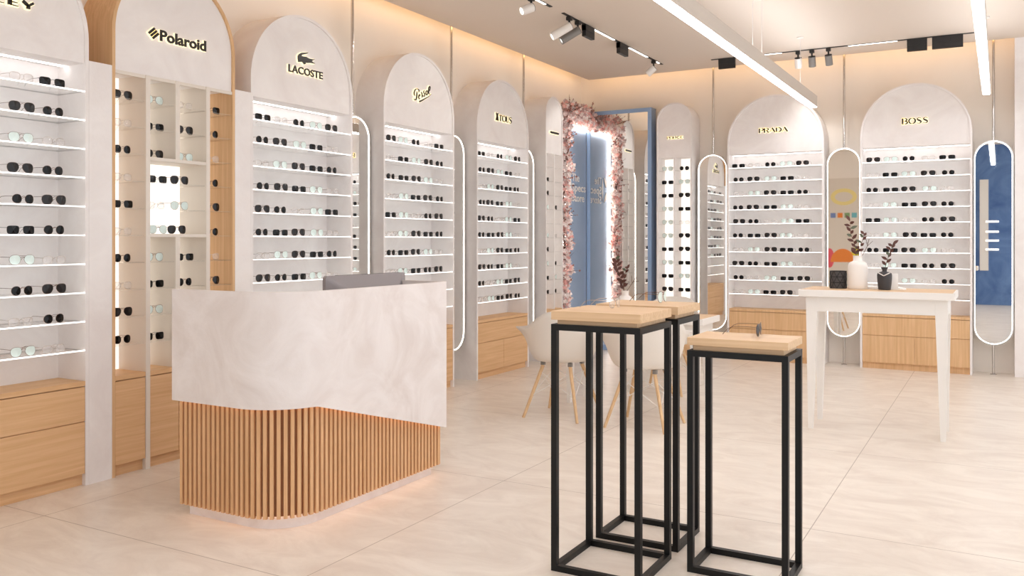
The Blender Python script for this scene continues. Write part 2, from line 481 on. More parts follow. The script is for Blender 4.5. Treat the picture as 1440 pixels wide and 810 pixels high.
def wide_bay(label, loc, rz, sign, oak, w=1.05):
    root = thing('display_bay', label, 'display shelf', loc, rz, 'arched display bays')
    carcass(root, w, M['plaster'], M['plaster'])
    MB().box(T, w - T, 0.244, 0.262, 0.0, 2.325).build('back_panel', M['plaster'], root)
    MB().box(T, w - T, 0.165, 0.177, 2.319, 2.325).build('niche_light', M['led_head'], root)
    for z in SHZ:
        s = MB().box(T, w - T, 0.012, 0.244, z - 0.006, z).build('shelf', M['shelf_glass'], root)
        MB().box(T, w - T, 0.004, 0.012, z - 0.0062, z + 0.0005).build('edge_light', M['led_shelf'], s)
    cabinet(root, T, w - T, oak)
    place_sign(root, *sign)
    return root

def slim_bay(label, loc, rz, sign, w=0.43):
    root = thing('display_bay', label, 'display shelf', loc, rz, 'arched display bays')
    carcass(root, w, M['plaster'], M['plaster'])
    MB().box(T, w - T, 0.246, 0.262, ZCAB, 2.325).build('back_panel', M['backlit'], root)
    MB().box(w / 2 - 0.008, w / 2 + 0.008, 0.0, 0.246, ZCAB, 2.325).build('divider', M['plaster'], root)
    for z in SHZ:
        MB().box(T, w / 2 - 0.008, 0.01, 0.244, z - 0.004, z).build('shelf', M['thin_glass'], root)
        MB().box(w / 2 + 0.008, w - T, 0.01, 0.244, z - 0.004, z).build('shelf', M['thin_glass'], root)
    cabinet(root, T, w - T, M['oak_v'], split=True)
    place_sign(root, *sign)
    return root

LEFTX, BACKY = -4.39, 9.83
R90 = PI / 2
Y_FAR, Y_OAK, Y_CROC, Y_SCRIPT, Y_BEAR, Y_SLIM = 1.98, 3.175, 4.22, 5.66, 7.108, 8.56
X_SLIM, X_MID, X_RIGHT = -3.562, -2.716, -1.297
E_ = 0.0042
def croc(x, z):
    pts = [(565, 150), (500, 155), (430, 158), (380, 185), (352, 225), (355, 290), (365, 350), (440, 345), (465, 375), (480, 400), (520, 390), (505, 365),
           (560, 370), (620, 368), (695, 385), (705, 375), (660, 350), (640, 330), (690, 300), (700, 285), (660, 292), (580, 275), (520, 240), (460, 235), (425, 225), (440, 200), (510, 185), (545, 175)]
    return [(x + (p[0] - 352) * 0.000503, z + (400 - p[1] + 0.254 * (p[0] - 352)) * 0.00035) for p in pts]

# far left bay
wide_bay('wide pale arched bay cut off by the left edge, broad capitals ending in Y', (LEFTX, Y_FAR, 0), R90,
         glyph_sign(['Ow', 'Aw', 'Kw', 'Lw', 'Ew', 'Yw'], 2.262 - Y_FAR, 2.722 - Y_FAR, 2.548, 0.036, 0.004), M['oak_h'])
# crocodile bay
f, b = font_sign('LACOSTE', 4.569 - Y_CROC, 4.925 - Y_CROC, 2.546, 0.053, 0.025, 0.024)
cp = croc(4.662 - Y_CROC, 2.61)
f.prism(cp, -0.012, -0.007); b.prism(poly_grow(cp, 0.0045), -0.007, 0.006)
wide_bay('wide pale arched bay behind the counter, crocodile emblem above its capitals', (LEFTX, Y_CROC, 0), R90, (f, b), M['oak_h'])
# script bay
def script_sign(x0, z0):
    S = [([(290, 240), (240, 245), (195, 290), (175, 360), (180, 430), (205, 460)], [14, 22, 34, 42, 38, 14]),
         ([(262, 320), (264, 420), (255, 520), (230, 590), (200, 600), (172, 555)], [20, 44, 44, 36, 26, 12]),
         ([(275, 240), (325, 275), (335, 320), (315, 350)], [12, 36, 34, 12]),
         ([(318, 485), (352, 470), (372, 435), (350, 420), (322, 460), (316, 520), (335, 565), (370, 545)], [18, 18, 20, 24, 34, 38, 24, 12]),
         ([(395, 345), (428, 385), (432, 450), (422, 520), (470, 450)], [14, 40, 32, 26, 14]),
         ([(515, 300), (482, 315), (484, 355), (514, 400), (520, 460), (495, 490), (465, 470)], [20, 26, 34, 36, 34, 22, 14]),
         ([(595, 290), (560, 330), (558, 400), (580, 445), (612, 410), (618, 340), (595, 290)], [20, 34, 36, 26, 30, 34, 20]),
         ([(685, 150), (655, 200), (645, 300), (652, 390), (690, 425)], [22, 40, 38, 30, 12]),
         ([(685, 150), (703, 200), (690, 270), (655, 330)], [22, 26, 26, 16]),
         ([(340, 650), (400, 630), (540, 552), (640, 500), (735, 415)], [40, 40, 26, 18, 8])]
    f, b = MB(), MB(); k = 1 / 23.15
    for pts, ws in S:
        pp = [(x0 + (p[0] - 160) * k / 94.5, z0 + (650 - p[1] + 0.256 * (p[0] - 160)) * k / 161) for p in pts]
        ww = [w * k / 128 for w in ws]
        ribbon(f, pp, ww, -0.012, -0.007); ribbon(b, pp, ww, -0.007, 0.006, E_)
    return f, b
wide_bay('wide pale arched bay with slanted script lettering underlined by a stroke', (LEFTX, Y_SCRIPT, 0), R90, script_sign(6.071 - Y_SCRIPT, 2.54), M['oak_h'])
# bear bay
f, b = glyph_sign(['T', 'O', 'U', 'S'], 7.528 - Y_BEAR, 7.785 - Y_BEAR, 2.55, 0.064, E_)
bx, bz = 7.488 - Y_BEAR, 2.55
for (cx, cz, rx, rz) in ((0, 0.016, .024, .018), (0, 0.032, .019, .02), (0, .056, .021, .016), (-.017, .069, .008, .007), (.017, .069, .008, .007), (-.018, .006, .011, .008), (.018, .006, .011, .008)):
    pts = [(bx + cx + rx * math.cos(2 * PI * i / 16), bz + cz + rz * math.sin(2 * PI * i / 16)) for i in range(16)]
    f.prism(pts, -0.012, -0.007)
    b.prism([(p[0] + (p[0] - bx - cx) / rx * E_, p[1] + (p[1] - bz - cz) / rz * E_) for p in pts], -0.007, 0.006)
wide_bay('wide pale arched bay with a bear emblem before its tall narrow capitals', (LEFTX, Y_BEAR, 0), R90, (f, b), M['oak_h'])
# slim bay by the flowers: its mark is a dark pill
f, b = MB(), MB()
pill = [(0.115 + 0.012 * math.cos(a), 2.562 + 0.012 * math.sin(a)) for a in [PI / 2 + PI * i / 8 for i in range(9)]] + [(0.305 + 0.012 * math.cos(a), 2.562 + 0.012 * math.sin(a)) for a in [-PI / 2 + PI * i / 8 for i in range(9)]]
f.prism(pill, -0.012, -0.007); b.prism(poly_grow(pill, 0.007), -0.007, 0.006)
slim_bay('slim pale arched bay on the left wall beside the flower garland', (LEFTX, Y_SLIM, 0), R90, (f, b))
# back wall
slim_bay('slim pale arched bay on the back wall beside the blue framed mirror', (X_SLIM, BACKY, 0), 0,
         glyph_sign(['P', 'O', 'L', 'I', 'C', 'E'], 0.127, 0.32, 2.545, 0.027, 0.003))
wide_bay('wide pale arched back wall bay standing between two hanging mirrors, left of the console table', (X_MID, BACKY, 0), 0,
         glyph_sign(['P', 'R', 'A', 'D', 'A'], -2.362 - X_MID, -2.047 - X_MID, 2.552, 0.05, E_), M['oak_v'])
wide_bay('wide pale arched back wall bay at the right, behind the console table and dark vase', (X_RIGHT, BACKY, 0), 0,
         glyph_sign(['B', 'O', 'S', 'S'], -0.894 - X_RIGHT, -0.646 - X_RIGHT, 2.552, 0.062, E_), M['oak_v'])

# oak framed bay
def oak_bay():
    w = 0.905
    root = thing('display_bay', 'oak framed arched bay of glass pigeonholes, diamond emblem on its header', 'display shelf', (LEFTX, Y_OAK, 0), R90, 'arched display bays')
    carcass(root, w, M['oak_v'], M['plaster'], top=3.005)
    y0 = Y_OAK
    d = [(3.397 - y0, 3.426 - y0), (3.609 - y0, 3.641 - y0), (3.843 - y0, 3.872 - y0)]
    MB().box(T, w - T, 0.246, 0.262, ZCAB, 2.325).build('back_panel', M['backlit'], root)
    MB().box(d[0][0], d[0][1], -0.002, 0.246, 0, 2.325).build('divider', M['cream'], root)
    MB().box(d[1][0], d[1][1], 0.0, 0.246, 1.845, 2.325).build('divider', M['cream'], root)
    MB().box(d[1][0], d[1][1], 0.0, 0.246, ZCAB, 1.37).build('divider', M['cream'], root)
    MB().box(d[2][0], d[2][1], -0.002, 0.246, 0, 2.325).build('divider', M['cream'], root)
    MB().box(d[0][1], d[2][0], 0.0, 0.246, 1.825, 1.845).build('shelf', M['cream'], root)
    MB().box(d[0][1], d[2][0], 0.0, 0.246, 1.370, 1.389).build('shelf', M['cream'], root)
    MB().box(T, w - T, 0.004, 0.02, 2.305, 2.325).build('head_rail', M['cream'], root)
    for k, z in enumerate(SHZ):
        cols = [(T, d[0][0]), (d[2][1], w - T)]
        if k in (3, 4): cols.append((d[0][1], d[2][0]))
        elif k not in (2, 5): cols += [(d[0][1], d[1][0]), (d[1][1], d[2][0])]
        for a, b_ in cols:
            MB().box(a, b_, 0.012, 0.244, z - 0.005, z).build('shelf', M['thin_glass'], root)
    for a, b_ in ((T, d[0][0]), (d[0][1], d[2][0]), (d[2][1], w - T)):
        cabinet(root, a, b_, M['oak_h'], split=(b_ - a > 0.3), drawer=False)
    f, b = font_sign('Polaroid', 3.493 - y0, 3.839 - y0, 2.548, 0.066, 0.03, 0.024)
    cx, cz = 3.449 - y0, 2.581
    u = Vector((0.041, 0.037)); v = Vector((0.041, -0.037)) * 0.31
    for k in (-1, 0, 1):
        c = Vector((cx, cz)) + v * (k * 1.06)
        q = [c - u / 2 - v / 2 * .9, c + u / 2 - v / 2 * .9, c + u / 2 + v / 2 * .9, c - u / 2 + v / 2 * .9]
        q = [tuple(p) for p in q]
        f.prism(q, -0.012, -0.007); b.prism(poly_grow(q, 0.0045), -0.007, 0.006)
    place_sign(root, f, b)
oak_bay()
# infill panels
tag(MB().box(-4.66, LEFTX + 0.0, 3.031, 3.174, 0, 2.343).build('infill_panel', M['plaster']), 'pale upright infill panel left of the oak framed bay', 'panel', 'infill panels')
tag(MB().box(-4.66, LEFTX + 0.0, 4.081, 4.219, 0, 2.343).build('infill_panel', M['plaster']), 'pale upright infill panel right of the oak framed bay', 'panel', 'infill panels')

# ------------------------------------------------------------------ eyewear
def sup(n, a, b, ex, skew=0.0, drop=0.0):
    pts = []
    for i in range(n):
        t = 2 * PI * i / n
        c, s_ = math.cos(t), math.sin(t)
        x = a * math.copysign(abs(c) ** (2 / ex), c); z = b * math.copysign(abs(s_) ** (2 / ex), s_)
        if z < 0: x *= 1 - drop * (-z / b); x += skew * (-z / b)
        pts.append((x, z))
    return pts
KIND = {   # half lens width, half height, exponent, lens centre offset, skew, drop, lens mat, wire mat
 'R': (0.030, 0.021, 4.5, 0.0410, 0.001, 0.06, 'lens_black', 'black_wire'),
 'A': (0.0295, 0.0255, 2.9, 0.0385, 0.004, 0.24, 'lens_grey', 'gold_wire'),
 'C': (0.0235, 0.0235, 2.2, 0.0325, 0.0, 0.0, 'lens_black', 'gold_wire'),
 'M': (0.0285, 0.025, 2.6, 0.0375, 0.002, 0.16, 'lens_mint', 'gold_wire'),
 'W': (0.0265, 0.0205, 3.0, 0.0360, 0.002, 0.1, 'lens_clear', 'pale_wire'),
}
NAME = {'R': ('square black sunglasses', 'sunglasses'), 'A': ('smoke grey teardrop sunglasses', 'sunglasses'), 'C': ('round black sunglasses', 'sunglasses'),
        'M': ('mint lensed eyeglasses', 'eyeglasses'), 'W': ('clear wire eyeglasses', 'eyeglasses')}
def make_pair(kind):
    a, b, ex, cx, skew, drop, lm, wm = KIND[kind]
    nm, cat = NAME[kind]
    root = thing('sunglasses' if cat == 'sunglasses' else 'eyeglasses', nm, cat)
    zc = b + 0.0022
    fr = MB()
    for sd in (-1, 1):
        o = sup(22, a, b, ex, skew, drop)
        pts = [(sd * (cx + p[0]), zc + p[1]) for p in o]
        l = MB(); n = len(pts)
        def bow(p): return 0.0035 * ((p[0] - sd * cx) / a) ** 2 + 0.004 * (abs(p[0]) / (cx + a)) ** 2
        vs = [(p[0], bow(p) - 0.0008, p[1]) for p in pts] + [(p[0], bow(p) + 0.0008, p[1]) for p in pts]
        vs += [(sd * cx, -0.0018, zc), (sd * cx, 0.0002, zc)]
        fs = [(i, (i + 1) % n, 2 * n) for i in range(n)] + [(n + (i + 1) % n, n + i, 2 * n + 1) for i in range(n)] + [(i, n + i, n + (i + 1) % n, (i + 1) % n) for i in range(n)]
        l.add(vs, fs); l.build('lens', M[lm], root)
        fr.tube([(p[0], bow(p), p[1]) for p in pts], 0.0012, 4, closed=True)
    ztop = zc + b * 0.55
    fr.tube([(-(cx - a) - 0.002, 0.001, zc + b * .4), (-(cx - a) * .4, -0.001, zc + b * .62), ((cx - a) * .4, -0.001, zc + b * .62), ((cx - a) + 0.002, 0.001, zc + b * .4)], 0.0012, 4)
    if kind in ('A', 'M'):
        fr.tube([(-(cx - a) - 0.006, 0.002, zc + b * .86), ((cx - a) + 0.006, 0.002, zc + b * .86)], 0.001, 4)
    fr.build('frame', M[wm], root)
    for sd in (-1, 1):
        x = sd * (cx + a)
        MB().tube([(x - sd * .002, 0.006, ztop), (x + sd * .003, 0.012, ztop), (x + sd * .004, 0.06, ztop + 0.001), (x + sd * .003, 0.098, ztop), (x + sd * .001, 0.118, ztop - 0.008), (x - sd * .001, 0.136, max(0.003, ztop - 0.026)), (x - sd * .002, 0.142, max(0.002, ztop - 0.034))],
                  0.0012, 4).build('temple', M[wm], root)
    return root
PROTO = {}
def put_pair(kind, loc, rz, label, group):
    if kind not in PROTO:
        o = PROTO[kind] = make_pair(kind)
    else:
        o = copy_tree(PROTO[kind])
    o.location = loc; o.rotation_euler = (0, 0, rz)
    o['label'] = label; o['group'] = group
    return o
ORD = ['top', 'second', 'third', 'fourth', 'fifth', 'sixth', 'seventh', 'eighth', 'ninth', 'bottom']
NTH = ['far left', 'second from left', 'middle', 'second from right', 'far right']
PP = ['AMCWR', 'WRMAC', 'CRAMW', 'WMRAC', 'RMWCA', 'WMARC', 'CRAMW', 'WMRCA', 'ARMWC', 'CARMW']
PL = ['RWCMA', 'CAMRW', 'WMARC', 'CARMW', 'ACWMR', 'CRAMW', 'WMARC', 'ACRMW', 'CWMRA', 'WMRAC']
SLOT = [0.118, 0.288, 0.472, 0.655, 0.828]
def fill_bay(origin, left, pat, rows, slots, dx, bayname, group):
    for r in rows:
        for s_ in slots(r):
            k = pat[r][s_]
            x = SLOT[s_] + dx + random.uniform(-0.008, 0.008); y = 0.022 + random.uniform(0, 0.006)
            rz = random.uniform(-0.02, 0.02)
            loc = (LEFTX - y, origin + x, SHZ[r]) if left else (origin + x, BACKY + y, SHZ[r])
            rowname = ORD[r] + ' shelf' if ORD[r] in ('top', 'bottom') else ORD[r] + ' shelf down'
            put_pair(k, loc, rz + (R90 if left else 0), '%s, %s, %s, %s' % (NAME[k][0], NTH[s_], rowname, bayname), group)
ALL = lambda r: range(5)
fill_bay(Y_FAR, True, PP, range(10), lambda r: (3, 4) if r not in (1, 8) else (2, 3, 4), 0.037, 'bay cut by the left edge', 'eyewear in the far left bay')
fill_bay(Y_CROC, True, PL, range(8), ALL, 0.018, 'crocodile emblem bay', 'eyewear in the crocodile bay')
fill_bay(Y_SCRIPT, True, PP, range(8), ALL, 0.018, 'script lettered bay', 'eyewear in the script lettered bay')
fill_bay(Y_BEAR, True, PL, range(10), ALL, 0.018, 'bear emblem bay', 'eyewear in the bear emblem bay')
fill_bay(X_MID, False, PL, range(10), lambda r: range(4) if r == 9 else range(5), 0.0, 'bay between hanging mirrors', 'eyewear in the middle back wall bay')
fill_bay(X_RIGHT, False, PP, range(9), lambda r: (1, 2, 3, 4) if r == 8 else range(5), 0.0, 'right back wall bay', 'eyewear in the right back wall bay')
# oak bay pigeonholes
COLC = [3.302, 3.520, 3.745, 3.958]
OAKC = ['AWCWRWCWAC', 'MRA...MRMR', 'WAM...RC..', 'RCWCACWA..']
CN = ['first column', 'second column', 'third column', 'oak sided last column']
ZOAK = [z for z in SHZ]; ZOAK[2] = 1.855; ZOAK[5] = 1.389
for c in range(4):
    for r in range(10):
        k = OAKC[c][r]
        if k == '.': continue
        z = ZOAK[r]
        if r == 2 and c in (1, 2): z = 1.845
        elif r == 2: z = SHZ[2]
        elif r == 5: z = SHZ[5]
        rowname = ORD[r] + ' row' if ORD[r] in ('top', 'bottom') else ORD[r] + ' row down'
        put_pair(k, (LEFTX - 0.075, COLC[c] - 0.004, z), R90, '%s, %s, %s, oak framed bay' % (NAME[k][0], CN[c], rowname), 'eyewear in the oak framed bay')
for r, (k1, y1, k2, y2) in {3: ('R', 3.535, 'A', 3.70), 4: ('W', 3.525, 'M', 3.70), 5: ('M', 3.54, 'A', 3.68)}.items():
    z = 1.389 if r == 5 else SHZ[r]
    for k, y, sd in ((k1, y1, 'left'), (k2, y2, 'right')):
        put_pair(k, (LEFTX - 0.07, y, z), R90, '%s at the %s of the double pigeonhole, %s, oak framed bay' % (NAME[k][0], sd, {3: 'upper shelf', 4: 'middle shelf', 5: 'lower shelf'}[r]), 'eyewear in the oak framed bay')
# slim bays
for org, left, cols, nm, g in ((X_SLIM, False, ('MRRMMMRMRA', 'CMARWAARMR'), 'slim back wall bay', 'eyewear in the slim back wall bay'),
                               (Y_SLIM, True, ('.RAM.MAMRR', '...A.W.CMC'), 'slim bay by the flowers', 'eyewear in the slim left wall bay')):
    for c in (0, 1):
        for r in range(10):
            k = cols[c][r]
            if k == '.': continue
            x = 0.215 * c + 0.117 - 0.01 * c; y = 0.05
            loc = (LEFTX - y, org + x, SHZ[r]) if left else (org + x, BACKY + y, SHZ[r])
            rowname = ORD[r] + ' row' if ORD[r] in ('top', 'bottom') else ORD[r] + ' row down'
            put_pair(k, loc, R90 if left else 0, '%s, %s column, %s, %s' % (NAME[k][0], ('left', 'right')[c], rowname, nm), g)

# ------------------------------------------------------------------ capsule mirrors on poles
def capsule(hw, z0, z1, inset, n=20):
    r = hw - inset; a = z0 + hw; b = z1 - hw
    return [(r * math.cos(PI * i / n), b + r * math.sin(PI * i / n)) for i in range(n + 1)] + [(-r * math.cos(PI * i / n), a - r * math.sin(PI * i / n)) for i in range(n + 1)]
def hanging_mirror(label, loc, rz):
    root = thing('pill_mirror', label, 'mirror', loc, rz, 'pill shaped mirrors on chrome poles')
    hw, z0, z1 = 0.178, 0.296, 2.356
    MB().tube([(0, 0.02, 0.0), (0, 0.02, 3.6)], 0.0125, 10).build('pole', M['chrome'], root, smooth=True)
    MB().lathe([(0.03, 0.0), (0.03, 0.008), (0.014, 0.012)], 0, 0.02, 16).build('foot_plate', M['chrome'], root, smooth=True)
    MB().strip(capsule(hw, z0, z1, 0), capsule(hw, z0, z1, 0.011), -0.022, 0.006, closed=True).build('rim', M['silver'], root, smooth=True)
    MB().strip(capsule(hw, z0, z1, 0.011), capsule(hw, z0, z1, 0.0172), -0.020, 0.004, closed=True).build('ring_light', M['led_ring'], root)
    MB().prism(capsule(hw, z0, z1, 0.0172), -0.016, 0.004).build('mirror_glass', M['mirror'], root)
    return root
hanging_mirror('pill mirror on a pole between the crocodile bay and the script lettered bay', (-4.535, 5.465, 0), R90)
hanging_mirror('pill mirror on a pole between the script lettered bay and the bear emblem bay', (-4.535, 6.91, 0), R90)
hanging_mirror('pill mirror on a pole between the bear emblem bay and the slim bay', (-4.535, 8.345, 0), R90)
hanging_mirror('pill mirror on the back wall just right of the slim bay, reflecting lit shelves', (-2.925, 9.97, 0), 0)
hanging_mirror('pill mirror on the back wall behind the white vase', (-1.4815, 9.97, 0), 0)
hanging_mirror('pill mirror at the far right of the back wall, reflecting blue', (-0.062, 9.97, 0), 0)

# ------------------------------------------------------------------ blue backdrop, garland and blue framed mirror
YM = 9.88
bp_ = thing('backdrop_panel', 'blue wall panel with white lettering behind the flower garland', 'wall panel', (-4.50, 9.01, 0), R90)
MB().box(0.0, YM - 0.004 - 9.01, 0.0, 0.185, 0.0, 2.75).build('board', M['blue'], bp_)
tx = MB()
for txt, x0, x1, z0 in (('The', 9.452, 9.655, 2.066), ('Specs', 9.445, 9.84, 1.945), ('Store', 9.452, 9.80, 1.822)):
    for sub in font_sign(txt, x0 - 9.01, x1 - 9.01, z0, 0.098, 0.012 if txt == 'Specs' else 0.004, 0.0)[:1]:
        tx.add([(v[0], v[1] + 0.002, v[2]) for v in sub.v], sub.f)
tx.build('lettering', M['text_white'], bp_)
lg = MB()
cx = 9.405 - 9.01
lg.prism([(cx + 0.022 * math.sin(PI * i / 12), 1.86 + 0.29 * i / 12) for i in range(13)] + [(cx - 0.012 * math.sin(PI * i / 12), 2.15 - 0.29 * i / 12) for i in range(1, 12)], -0.01, 0.0)
for sg in (1, -1):
    zc = 2.005
    lg.prism([(cx - 0.045, zc + sg * 0.165), (cx - 0.07, zc + sg * 0.10), (cx - 0.115, zc + sg * 0.03), (cx - 0.155, zc + sg * 0.05), (cx - 0.12, zc + sg * 0.12)][::sg], -0.01, 0.0)
lg.build('emblem', M['text_white'], bp_)
MB().box(0.19, 0.215, -0.03, 0.0, 0.02, 2.70).box(0.19, YM - 0.01 - 9.01, -0.03, 0.0, 2.70, 2.725).build('strip_light', M['led_panel'], bp_)

fm = thing('framed_mirror', 'tall blue framed mirror standing in the corner', 'mirror', (-4.495, YM, 0), 0)
wM, hM, fw = 0.849, 2.945, 0.047
MB().box(0, fw, 0, 0.16, 0, hM).box(wM - fw, wM, 0, 0.16, 0, hM).box(fw, wM - fw, 0, 0.16, hM - fw, hM).box(fw, wM - fw, 0, 0.16, 0, fw + .02).build('frame', M['blue_frame'], fm)
MB().box(fw, wM - fw, 0.008, 0.02, fw + .02, hM - fw).build('mirror_glass', M['mirror'], fm)
MB().box(fw, wM - fw, 0.02, 0.16, fw + .02, hM - fw).build('backing_board', M['blue_frame'], fm)

gd = thing('flower_garland', 'garland of pink and white blossoms climbing round the blue wall panel', 'flower garland', (-4.43, 9.10, 0), 0)
def blossom(mb, c, r, rnd):
    nrm = Vector((rnd.uniform(-.1, 1), rnd.uniform(-1, .8), rnd.uniform(-.6, .9))).normalized()
    a = nrm.orthogonal().normalized(); b = nrm.cross(a); ph = rnd.uniform(0, 2 * PI)
    vs = [Vector(c)]; fs = []
    for k in range(5):
        t = ph + 2 * PI * k / 5
        d = a * math.cos(t) + b * math.sin(t); e = a * -math.sin(t) + b * math.cos(t)
        i = len(vs)
        vs += [Vector(c) + d * r * .55 + e * r * .42 + nrm * r * .18, Vector(c) + d * r + nrm * r * .42, Vector(c) + d * r * .55 - e * r * .42 + nrm * r * .18]
        fs += [(0, i + 2, i + 1, i)]
    mb.add(vs, fs)
rnd = random.Random(3)
fl = {'petal_white': MB(), 'petal_pink': MB(), 'petal_mauve': MB()}
tw = MB(); lf = MB()
def gpath(t):
    """0..1 up the post, 1..1.33 along the top; local to (-4.43, 9.10, 0)"""
    if t < 1: return Vector((0.0, -0.005 + 0.02 * math.sin(t * 19), 0.03 + 2.80 * t))
    return Vector((0.005, (t - 1) / 0.33 * 0.74, 2.83 + 0.03 * math.sin((t - 1) * 9)))
N = 2900
for i in range(N):
    t = 1.33 * (i + rnd.random()) / N
    p = gpath(t)
    rad = 0.095 + 0.025 * math.sin(t * 42)
    if 0.93 < t < 1.12: rad = 0.15
    if t > 1.12: rad = 0.13
    an = rnd.uniform(0, 2 * PI); q = rad * math.sqrt(rnd.random())
    if t < 1:
        ox, oy, oz = q * math.cos(an) * 0.75, q * math.sin(an), rnd.uniform(-.02, .02)
        if math.sin(t * 58) > 0.55 and rnd.random() < 0.5: oy = abs(oy) + rnd.uniform(0.02, 0.11); oz -= 0.02
    else:
        ox, oy, oz = q * math.cos(an) * 0.8, rnd.uniform(-.03, .03), q * math.sin(an) * 1.0
    c = p + Vector((max(ox, -0.055), max(-0.10 - p.y, min(oy, (YM - 0.03 - 9.10) - p.y)), oz))
    up = t > 0.92 and oz > -0.02
    wsel = rnd.random()
    k = ('petal_mauve' if wsel < .42 else 'petal_white' if wsel < .75 else 'petal_pink') if up else ('petal_white' if wsel < .68 else 'petal_pink' if wsel < .92 else 'petal_mauve')
    blossom(fl[k], c, rnd.uniform(0.018, 0.033), rnd)
for i in range(90):
    t = rnd.uniform(0, 1.33); p = gpath(t); d = Vector((rnd.uniform(-.05, .8), rnd.uniform(-.5, .7), rnd.uniform(.1, 1))).normalized()
    if p.y + d.y * .2 > YM - 0.05 - 9.10: d.y = -abs(d.y)
    L = rnd.uniform(.1, .2) if t < .95 else rnd.uniform(.14, .28)
    tw.tube([p, p + d * L * .6 + Vector((0, 0, .01)), p + d * L], 0.0035, 4, r1=0.001)
    for j in range(3):
        c = p + d * L * rnd.uniform(.4, 1)
        blossom(lf, c, 0.014, rnd)
tw.tube([gpath(1.33 * i / 30) for i in range(31)], 0.012, 6)
for k, nm in (('petal_white', 'white_blossoms'), ('petal_pink', 'pink_blossoms'), ('petal_mauve', 'mauve_blossoms')):
    tag(fl[k].build(nm, M[k], gd), kind='stuff')
tw.build('branches', M['twig'], gd)
tag(lf.build('small_leaves', M['leaf_rose'], gd), kind='stuff')

# ------------------------------------------------------------------ reception counter
def counter_path(o, n=14, xe=-3.53, far=True):
    """outline of the counter seen from above, o = inset from the outer face"""
    xr, yf, yb = -2.79 - o, 2.88 + o, 4.215 - o
    R = 0.29 - o; r = max(0.012, 0.045 - o)
    p = [(xe, yf)]
    p += [(xe + (xr - R - xe) * i / 6, yf) for i in range(1, 6)]
    p += [(xr - R + R * math.sin(PI / 2 * i / n), yf + R - R * math.cos(PI / 2 * i / n)) for i in range(n + 1)]
    m = 16
    p += [(xr, yf + R + (yb - r - yf - R) * i / m) for i in range(1, m)]
    p += [(xr - r + r * math.cos(PI / 2 * i / 6), yb - r + r * math.sin(PI / 2 * i / 6)) for i in range(7)]
    if far: p += [(-3.36, yb)]
    return p
ct = thing('reception_counter', 'curved reception counter, pale plaster band above fluted wood slats', 'counter')
def zlow(p):
    y = p[1]
    if y < 3.10: return 0.570
    return max(0.268, 0.570 - (y - 3.10) * (0.302 / 1.085))
A = counter_path(0.0); B = counter_path(0.022); n = len(A)
sh = MB(); vs = []
for q in (A, B):
    for i, p in enumerate(q): vs.append((p[0], p[1], zlow(A[i])))
    for p in q: vs.append((p[0], p[1], 1.112))
fs = []
for i in range(n - 1):
    a0, a1, t0, t1 = i, i + 1, n + i, n + i + 1
    b0, b1, u0, u1 = 2 * n + i, 2 * n + i + 1, 3 * n + i, 3 * n + i + 1
    fs += [(a0, a1, t1, t0), (b0, u0, u1, b1), (t0, t1, u1, u0), (a0, b0, b1, a1)]
for i in (0, n - 1): fs.append((i, n + i, 3 * n + i, 2 * n + i))
sh.add(vs, fs); sh.build('plaster_band', M['plaster_counter'], ct, smooth=True)
body = counter_path(0.050, xe=-3.50)
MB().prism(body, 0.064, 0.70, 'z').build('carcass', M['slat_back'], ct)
MB().prism(counter_path(0.074, xe=-3.49), 0.0, 0.064, 'z').build('plinth', M['plaster_counter'], ct)
MB().prism(counter_path(0.024, xe=-3.52), 0.70, 0.735, 'z').build('worktop', M['white'], ct)
# slats
path = counter_path(0.036, n=30, xe=-3.52); seglen = [0]
for i in range(1, len(path)): seglen.append(seglen[-1] + math.dist(path[i], path[i - 1]))
def along(d):
    for i in range(1, len(path)):
        if seglen[i] >= d:
            t = (d - seglen[i - 1]) / (seglen[i] - seglen[i - 1])
            p = Vector(path[i - 1]).lerp(Vector(path[i]), t); tg = (Vector(path[i]) - Vector(path[i - 1])).normalized()
            return p, tg
    return Vector(path[-1]), Vector((0, 1))
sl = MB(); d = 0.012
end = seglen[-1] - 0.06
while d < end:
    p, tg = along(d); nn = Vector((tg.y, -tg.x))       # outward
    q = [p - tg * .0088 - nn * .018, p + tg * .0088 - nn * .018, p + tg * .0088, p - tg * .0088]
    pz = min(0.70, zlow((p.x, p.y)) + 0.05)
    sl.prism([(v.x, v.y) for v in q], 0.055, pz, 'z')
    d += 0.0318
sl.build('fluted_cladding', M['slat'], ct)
MB().strip(counter_path(0.066, xe=-3.49), counter_path(0.073, xe=-3.49), 0.060, 0.064, 'z').build('plinth_light', M['led_warm'], ct)
lw = MB(); A2 = counter_path(0.0225); B2 = counter_path(0.0335)
vs = []
for q in (A2, B2):
    for i, p in enumerate(q): vs.append((p[0], p[1], zlow(A[i]) + 0.014))
m_ = len(A2)
lw.add(vs, [(i, i + 1, m_ + i + 1, m_ + i) for i in range(m_ - 3)]); lw.build('slat_light', M['led_warm'], ct)

